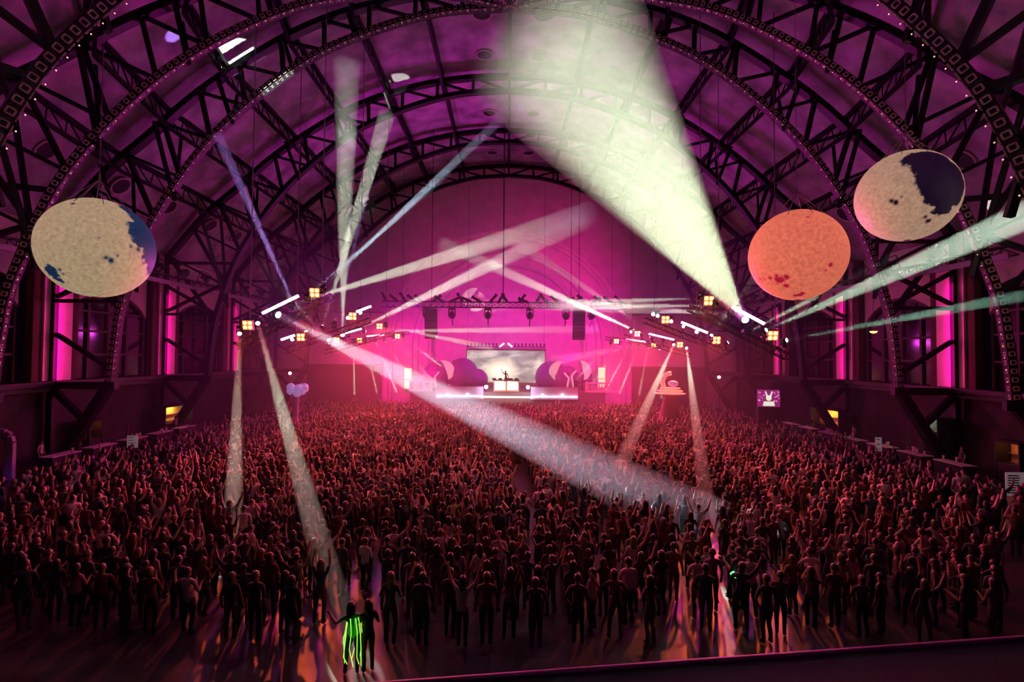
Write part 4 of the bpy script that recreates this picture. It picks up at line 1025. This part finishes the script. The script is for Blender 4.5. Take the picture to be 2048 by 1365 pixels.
# everybody farther back: a mass nobody could count
vs_, li_, ls_, mi_, tn_ = [], [], [], [], []; base = 0
for x, y in rest:
    v, li, ls, mi = LOW[pr.choices(range(8), (6, 2, 2, 5, 3, 1, 2, 1))[0] * 2 + (pr.random() < .45)]
    a = R(pr.gauss(0, 20)); h = pr.uniform(.92, 1.07); ca, sa = math.cos(a), math.sin(a)
    V = v * h; W = np.stack([V[:, 0] * ca - V[:, 1] * sa + x, V[:, 0] * sa + V[:, 1] * ca + y, V[:, 2]], 1)
    vs_.append(W); li_.append(li + base); ls_.append(ls); mi_.append(mi); tn_.append(np.full(len(v), pr.random(), np.float32)); base += len(v)
vs_, li_, ls_, mi_, tn_ = map(np.concatenate, (vs_, li_, ls_, mi_, tn_))
me = bpy.data.meshes.new('crowd'); me.vertices.add(len(vs_)); me.vertices.foreach_set('co', vs_.astype(np.float32).ravel())
me.loops.add(len(li_)); me.loops.foreach_set('vertex_index', li_.astype(np.int32)); me.polygons.add(len(ls_))
me.polygons.foreach_set('loop_start', np.r_[0, np.cumsum(ls_)[:-1]].astype(np.int32)); me.polygons.foreach_set('loop_total', ls_)
for m_ in PM['attribute']: me.materials.append(m_)
me.polygons.foreach_set('material_index', mi_.astype(np.int32)); me.update(calc_edges=True)
at_ = me.attributes.new('tint', 'FLOAT', 'POINT'); at_.data.foreach_set('value', tn_)
me.polygons.foreach_set('use_smooth', np.ones(len(ls_), bool))
o = bpy.data.objects.new('crowd', me); COL.objects.link(o); tag(o, 'packed crowd of dancers filling the floor back to the stage', 'crowd', kind='stuff')
print('PEOPLE', len(people), 'REST', len(rest), 'FACES', len(ls_), 'last y', ind[-1])

# ------------------------------------------------------------------ performer and bar staff
def extra_person(k, fem, x, y, z, turn, label, h=1.0):
    o = copy_tree(PROTO[k * 2 + (1 if fem else 0)][0]); o.location = (x, y, z); o.rotation_euler = (0, 0, R(turn)); o.scale = (h,) * 3
    o['label'] = label; o['category'] = 'person'
    if 'group' in o: del o['group']
    return o
for q in PROTO:
    if not q[4]:
        bpy.data.objects.remove(q[1]); bpy.data.objects.remove(q[0]); q[0] = None
extra_person(2, False, -.15, SY + 1.0, 3.5, 180, 'performer in dark clothes standing behind the cream lit booth', 1.12)
m = MB(); m.box((-.1, SY + 1.1, 3.2), (2.4, .9, .6)); tag(m.build('riser', BLACK), 'low black riser under the performer behind the booth', 'riser')
for i, (px, py) in enumerate(((218, 880), (238, 874), (352, 862), (405, 850))):
    extra_person((0, 4, 3, 6)[i], i % 2 == 1, -29.6, (33.5, 36.5, 41, 47)[i], 0, -80, ('bar worker behind the left tables, nearest', 'bar worker behind the left tables beside the white sign', 'bar worker behind the left tables, third along', 'bar worker behind the left tables, farthest')[i])
for i in range(4):
    extra_person((0, 3, 6, 0)[i], i % 2 == 0, 29.4, (33.5, 38, 44, 50)[i], 0, 80, 'bar worker behind the right tables, %s' % ('nearest', 'second along', 'third along', 'farthest')[i])

def recolour(o, col, slot=1, emit=0):
    o.data = o.data.copy(); o.data.materials[slot] = mat('bright_cloth_%d_%d_%d' % tuple(int(c * 99) for c in col), col, .7, emit=col if emit else None, strength=emit); return o
for px, py, k, fem, col, lab in ((905, 1003, 2, False, (.75, .8, .25), 'person in a pale yellow-green top in the middle of the crowd'), (1562, 1036, 5, False, (.1, .7, .6), 'person in a teal hooded top at the right'),
        (1598, 1048, 1, True, (.75, .4, .2), 'person in a tan wrap with raised arms beside the teal top'), (785, 962, 0, False, (.8, .7, .75), 'person in a white shirt left of the middle'),
        (1762, 950, 3, True, (.8, .6, .7), 'person in a pale pink top at the right before the bar'), (524, 1000, 0, False, (.5, .12, .5), 'person in a purple shirt left of the slanting beam'),
        (462, 950, 4, True, (.8, .8, .7), 'person in a pale hat and top lit under the narrow left beam')):
    p = atz(px, py, 1.62); recolour(extra_person(k, fem, p.x, p.y, 0, 0, lab), col)

# ------------------------------------------------------------------ balcony ledge at the camera
t = thing('balcony_ledge', 'dark balcony ledge with a magenta-lit edge along the bottom', 'ledge', (0, 0, 0))
P = lambda x: at(x, 1330 - .066 * (x - 1000), 2.0 + (x - 1000) * .00024)
a, b_ = P(-200), P(2500)
d = (b_ - a).normalized(); nrm = Vector((d.y, -d.x, 0)).normalized(); a.z = b_.z = P(1400).z
m = MB(); m.bar(a + nrm * .55 - Vector((0, 0, .06)), b_ + nrm * .55 - Vector((0, 0, .06)), 1.1, .1); m.build('top_board', mat('ledge_black', (.004, .004, .006), .8), t)
m = MB(); m.tube(a - Vector((0, 0, .02)), b_ - Vector((0, 0, .02)), .022, 10); m.build('edge_nosing', mat('ledge_nosing', (.35, .1, .3), .5), t, True)
m = MB(); m.bar(a + nrm * .1 - Vector((0, 0, 1.3)), b_ + nrm * .1 - Vector((0, 0, 1.3)), .12, 2.4); m.build('front_board', mat('ledge_black', (.004, .004, .006), .8), t)
lamp('ledge_edge_fill', 'AREA', (1.6, 3.4, 6.6), 3, (.9, .0, .6), (1.6, 2.2, 6.25), 1.6, size_y=.1)  # unseen lamp added to bring up magenta on the ledge edge
m = MB(); m.box((0, -1.6, 4.7), (30, 6.4, .3)); 
o = m.build('floor_balcony', mat('ledge_black', (.004, .004, .006), .8)); o['kind'] = 'structure'

# ------------------------------------------------------------------ catwalk rails with floodlights along both eaves
for s, nm in ((-1, 'left'), (1, 'right')):
    t = thing('catwalk_truss', 'long dark lighting catwalk under the %s eave' % nm, 'catwalk', (s * 28.6, 50, 13.6))
    m = MB(); box_truss(m, (0, -21, 0), (0, 21, 0), .55, 40, .05); m.build('chords', TRUSSM, t)
    m = MB(); m.box((-s * .3, 0, -.35), (.12, 42, .35)); m.build('cable_tray', mat('lilac_tray', (.4, .3, .42), .6), t)
fl = None
for s in (-1, 1):
    for i in range(11):
        y = 31 + i * 3.6 + rnd.uniform(-.5, .5)
        if fl is None:
            fl = thing('eave_floodlight', 'dark round floodlight standing on an eave catwalk', 'floodlight', (0, 0, 0), group='floodlights along the eave catwalks')
            m = MB(); m.lathe((0, 0, 0), [(.001, .3), (.2, .28), (.34, .1), (.46, -.12), (.44, -.14), (.3, -.02), (.001, .05)], 18); m.build('reflector_bell', BLACK, fl, True)
            m = MB(); m.box((0, 0, .42), (.3, .3, .3)); m.build('lamp_housing', BLACK, fl)
            m = MB(); m.tube((-.5, 0, .1), (-.5, 0, .75), .03); m.tube((.5, 0, .1), (.5, 0, .75), .03); m.tube((-.5, 0, .75), (.5, 0, .75), .03); m.build('yoke', TRUSSM, fl); c = fl
        else: c = copy_tree(fl)
        c['label'] = 'dark round floodlight on the %s eave catwalk, number %d from the near end' % ('left' if s < 0 else 'right', i + 1); c.location = (s * 28.3, y, 14.35); c.rotation_euler = (rnd.uniform(-.3, .3), s * rnd.uniform(.7, 1.4), 0)

# ------------------------------------------------------------------ bars along both sides
CLOTH = mat('white_table_cloth', (.7, .62, .6), .8); DARKC = mat('black_table_skirt', (.02, .015, .02), .8)
tb = None
def table(x, y, lab):
    global tb
    if tb is None:
        tb = thing('bar_table', lab, 'table', (x, y, 0), group='bar tables along the side walls')
        m = MB(); m.box((0, 0, .98), (.85, 2.2, .05)); m.build('tabletop', CLOTH, tb)
        m = MB(); m.box((0, 0, .5), (.78, 2.1, .9)); m.build('skirt', DARKC, tb); c = tb
    else: c = copy_tree(tb)
    c.location = (x, y, 0); c['label'] = lab
for i in range(5): table(-27.9, 33 + i * 3.1, 'cloth-topped bar table by the left wall, %s' % ('nearest', 'second along', 'third along', 'fourth along', 'farthest')[i])
for i in range(7): table(27.6, 32 + i * 3.1, 'cloth-topped bar table by the right wall, %s' % ('nearest', 'second along', 'third along', 'fourth along', 'fifth along', 'sixth along', 'farthest')[i])
bag = None
for i in range(26):
    s = 1 if i < 18 else -1; x = s * (27.5 + rnd.uniform(-.2, .25)); y = 31.5 + rnd.uniform(0, 18 if s > 0 else 12); 
    k = (y - (32 if s > 0 else 33)) % 3.1
    if 1.0 < k < 2.1: y += 1.3
    if bag is None:
        bag = thing('cup_stack', 'pale stack of cups standing on a side bar table', 'cups', (0, 0, 0), group='cup stacks on the bar tables')
        m = MB(); m.lathe((0, 0, 0), [(.001, 0), (.05, 0), (.07, .32), (.001, .32)], 12); m.build('cup_column', mat('cup_white', (.8, .75, .7), .6), bag, True)
        m = MB(); m.lathe((0, 0, .3), [(.072, 0), (.08, .02), (.072, .04)], 12); m.build('rim', mat('cup_white', (.8, .75, .7), .6), bag, True); c = bag
    else: c = copy_tree(bag)
    c.location = (x, y, 1.005); c.scale = (1, 1, rnd.uniform(.7, 1.2))
def lit_kiosk(x, y, s, w_, h, colr, power, lab, base=(.6, .45, .3)):
    t = thing('serving_kiosk', lab, 'kiosk', (x, y, 0)); KM = mat('kiosk_%s' % lab[:12], base, .7)
    m = MB(); m.box((s * .9, 0, h / 2), (.1, w_, h)); m.build('back_panel', KM, t)
    m = MB(); m.box((s * .4, -w_ / 2, h / 2), (1.0, .1, h)); m.box((s * .4, w_ / 2, h / 2), (1.0, .1, h)); m.box((s * .4, 0, h), (1.1, w_ + .1, .12)); m.build('surround', DARKC, t)
    m = MB()
    for z in (h * .45, h * .68): m.box((s * .75, 0, z), (.25, w_ - .15, .04))
    m.build('shelf', mat('kiosk_shelf', (.3, .16, .1), .6), t)
    m = MB(); m.box((s * .1, 0, .55), (.3, w_, 1.1)); m.build('counter', DARKC, t)
    lamp('kiosk_lamp', 'POINT', (x + s * .3, y, h - .3), power, colr, size=.12)
lit_kiosk(30.2, 31.2, 1, 1.5, 2.4, (1, .28, .06), 12, 'small orange-lit kiosk recess at the right edge')
lit_kiosk(30.0, 36.6, 1, 1.2, 3.2, (.8, 1, .7), 60, 'pale green-white lit kiosk behind the right leg strut', (.8, .8, .7))
lit_kiosk(30.0, 49.0, 1, 4.4, 2.6, (1, .45, .1), 90, 'amber-lit kiosk in the right wall between the struts', (.7, .5, .2))
lit_kiosk(-30.0, 48.0, -1, 4.0, 2.6, (1, .6, .15), 60, 'yellow-lit kiosk in the left wall beneath the sill', (.7, .6, .2))
lit_kiosk(-30.2, 38.6, -1, 1.2, 2.4, (1, .2, .08), 10, 'dim red-lit kiosk in the left wall')
def sign(px, py, Y, w_, h, lab, lines, col=(.8, .6, .65), yaw=0):
    p = at(px, py, Y); t = thing('menu_sign', lab, 'sign', (p.x, p.y, 0), (0, 0, R(yaw)))
    m = MB(); m.box((0, 0, p.z), (w_, .03, h)); m.build('board', mat('sign_%d' % px, col, .6, emit=col, strength=.12), t)
    m = MB()
    for k in range(lines):
        z = p.z + h * (.36 - .72 * k / max(1, lines - 1)); ww = w_ * rnd.uniform(.45, .75); m.box((-(w_ * .8 - ww) / 2, -.02, z), (ww, .01, h * .05))
    m.build('print_lines', mat('sign_print', (.12, .02, .06), .7), t)
    m = MB(); m.tube((0, .03, 0), (0, .03, p.z - h / 2 + .05), .025, 6); m.lathe((0, .03, 0), [(.001, .03), (.25, .03), (.27, 0)], 14); m.build('stand', BLACK, t)
sign(265, 884, 35, .72, .8, 'white menu sign standing before the left bar tables', 4)
sign(1757, 889, 34, .42, .9, 'narrow pale menu sign standing before the right bar tables', 3)
sign(2034, 969, 25.5, 1.15, 1.15, 'large pink printed sign at the right edge', 8)
# arch gate at the left edge
t = thing('entry_arch', 'rounded purple-grey entry arch at the left edge', 'arch', at(-14, 960, 30) * 1); p = t.location; p.z = 0
m = MB(); q = [(-.9, 0), (-.9, 2.2), (-.8, 2.5), (-.6, 2.68), (-.3, 2.75), (.3, 2.75), (.6, 2.68), (.8, 2.5), (.9, 2.2), (.9, 0)]
for u, v in zip(q, q[1:]): m.bar((u[0], 0, u[1]), (v[0], 0, v[1]), .5, .22, up=(0, 1, 0))
m.build('arch_frame', mat('arch_grey', (.35, .28, .4), .4), t); m = MB(); m.box((-.9, 0, .03), (.5, .7, .06)); m.box((.9, 0, .03), (.5, .7, .06)); m.build('foot', BLACK, t)
lamp('arch_lamp', 'SPOT', (-24, 24, 6), 500, (.5, .05, 1), p + Vector((0, 0, 1.5)), .2, 30, .5)
# screen with a pale long-eared head drawing, right rear
p = at(1537, 797, 46); t = thing('small_screen', 'small screen at the right showing a pale long-eared animal face', 'screen', (p.x, p.y, 0), (0, 0, R(-8)))
m = MB(); m.box((0, 0, p.z), (1.9, .1, 1.5)); m.build('display', em('screen_plum', (.5, .03, .3), .5, (.02, .01, .02)), t)
CR = em('screen_drawing', (.85, .95, .7), .9)
m = MB(); m.lathe((0, -.07, p.z + .02), [(.001, .0), (.24, 0), (.24, .02), (.001, .02)], 18, Euler((R(90), 0, 0)))
for s in (-1, 1): m.prism([(s * .05, .15), (s * .2, .12), (s * .34, .6), (s * .24, .62)][:: s], (0, -.08, p.z), (1, 0, 0), (0, 0, 1), (0, 1, 0), .02)
m.prism([(-.5, -.68), (.5, -.68), (.42, -.28), (-.42, -.28)], (0, -.08, p.z), (1, 0, 0), (0, 0, 1), (0, 1, 0), .02); m.build('face_drawing', CR, t)
m = MB()
for k in range(34):
    x = rnd.choice((-1, 1)) * rnd.uniform(.4, .88); z = rnd.uniform(-.3, .6); m.sphere((x, -.06, p.z + z), rnd.uniform(.03, .07), 6, 4, (1, .3, 1))
m.build('petal_drawing', em('screen_pink', (1, .3, .6), .9), t)
m = MB(); m.box((0, .1, (p.z - .75) / 2), (1.9, .7, p.z - .75)); m.build('plinth', DARKC, t)
# cloud decoration on a pole, left rear
p = at(592, 783, 45); t = thing('cloud_decoration', 'pale lilac cloud shape held up on a trunk, left rear', 'decoration', (p.x, p.y, 0))
m = MB(); rr = random.Random(3)
for k in range(15): m.sphere((rr.uniform(-.85, .85), rr.uniform(-.3, .3), p.z + rr.uniform(-.1, .38) * (1 if k % 3 else .2)), rr.uniform(.26, .42), 10, 7)
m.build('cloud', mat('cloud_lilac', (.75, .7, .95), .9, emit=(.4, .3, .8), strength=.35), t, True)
m = MB(); m.lathe((0, 0, 0), [(.7, 0), (.35, .8), (.22, 1.8), (.28, p.z - .5), (.5, p.z - .1)], 14); m.build('trunk', mat('trunk_lilac', (.4, .35, .6), .8), t, True)
# tiered disc sculpture, right rear
p = at(1340, 775, 50); t = thing('tiered_sculpture', 'tiered glowing disc sculpture on a cone base, right rear', 'decoration', (p.x, p.y, 0))
m = MB(); m.lathe((0, 0, 0), [(1.5, 0), (1.0, 1.6), (.6, p.z - 1.0), (.5, p.z - .6)], 26); m.build('cone_base', mat('cone_drape', (.3, .08, .14), .8), t, True)
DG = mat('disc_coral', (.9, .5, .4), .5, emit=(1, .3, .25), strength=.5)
for r_, z in ((1.5, p.z - .6), (1.25, p.z - .35), (1.0, p.z - .1)): m = MB(); m.lathe((0, 0, z), [(.001, -.05), (r_ * .9, -.05), (r_, 0), (r_ * .9, .06), (.001, .07)], 30); m.build('disc', DG, t, True)
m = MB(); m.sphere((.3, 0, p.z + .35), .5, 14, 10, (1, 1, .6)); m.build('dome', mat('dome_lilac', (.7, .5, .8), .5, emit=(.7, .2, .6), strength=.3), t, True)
m = MB(); m.path([(-.6, 0, p.z), (-.75, 0, p.z + .6), (-.45, 0, p.z + 1.2), (.1, 0, p.z + 1.35)], .22, 10); m.build('plume', DG, t, True)
# little lamps seen over the crowd
for px, py, Y, col, lab in ((580, 747, 66, (1, .75, .8), 'tiny round white lamp left of the end wall'), (1438, 755, 66, (1, .8, .85), 'tiny round white lamp right of the end wall')):
    p = at(px, py, Y); t = thing('wall_lamp', lab, 'lamp', p); m = MB(); m.sphere((0, 0, 0), .2, 12, 8); m.build('globe', em('lamp_globe', (1, .8, .85), 5), t, True); m = MB(); m.tube((0, 0, 0), (0, 0, -p.z), .04); m.build('post', BLACK, t)
p = at(1747, 663, 37); t = thing('lamp_reflection', 'yellow glowing bowl standing in for a lamp reflected in the right windows', 'lamp', p)
m = MB(); m.lathe((0, 0, 0), [(.001, -.16), (.16, -.12), (.26, 0), (.001, .02)], 18); m.build('bowl', em('bowl_yellow', (1, .5, .12), 3), t, True); m = MB(); m.tube((0, 0, 0), (0, 0, 4.5), .015); m.build('cord', BLACK, t)  # glowing bowl added where the window glass mirrors a lamp
# the green flash where the beam lands on the near floor: a person in a reflective neon coat
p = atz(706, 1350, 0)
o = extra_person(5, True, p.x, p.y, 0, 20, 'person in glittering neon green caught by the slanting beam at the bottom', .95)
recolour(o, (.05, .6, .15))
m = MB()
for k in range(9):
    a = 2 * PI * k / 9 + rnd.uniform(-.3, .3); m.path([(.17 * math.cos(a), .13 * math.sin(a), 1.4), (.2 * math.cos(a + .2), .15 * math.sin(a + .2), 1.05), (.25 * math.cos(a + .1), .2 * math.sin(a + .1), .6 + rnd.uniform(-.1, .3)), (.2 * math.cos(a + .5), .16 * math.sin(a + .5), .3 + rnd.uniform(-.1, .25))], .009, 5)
m.build('painted_glints', em('painted_green_glint', (.3, 1, .08), 1.6), o)  # glowing tubes paint the beam's glints on the coat
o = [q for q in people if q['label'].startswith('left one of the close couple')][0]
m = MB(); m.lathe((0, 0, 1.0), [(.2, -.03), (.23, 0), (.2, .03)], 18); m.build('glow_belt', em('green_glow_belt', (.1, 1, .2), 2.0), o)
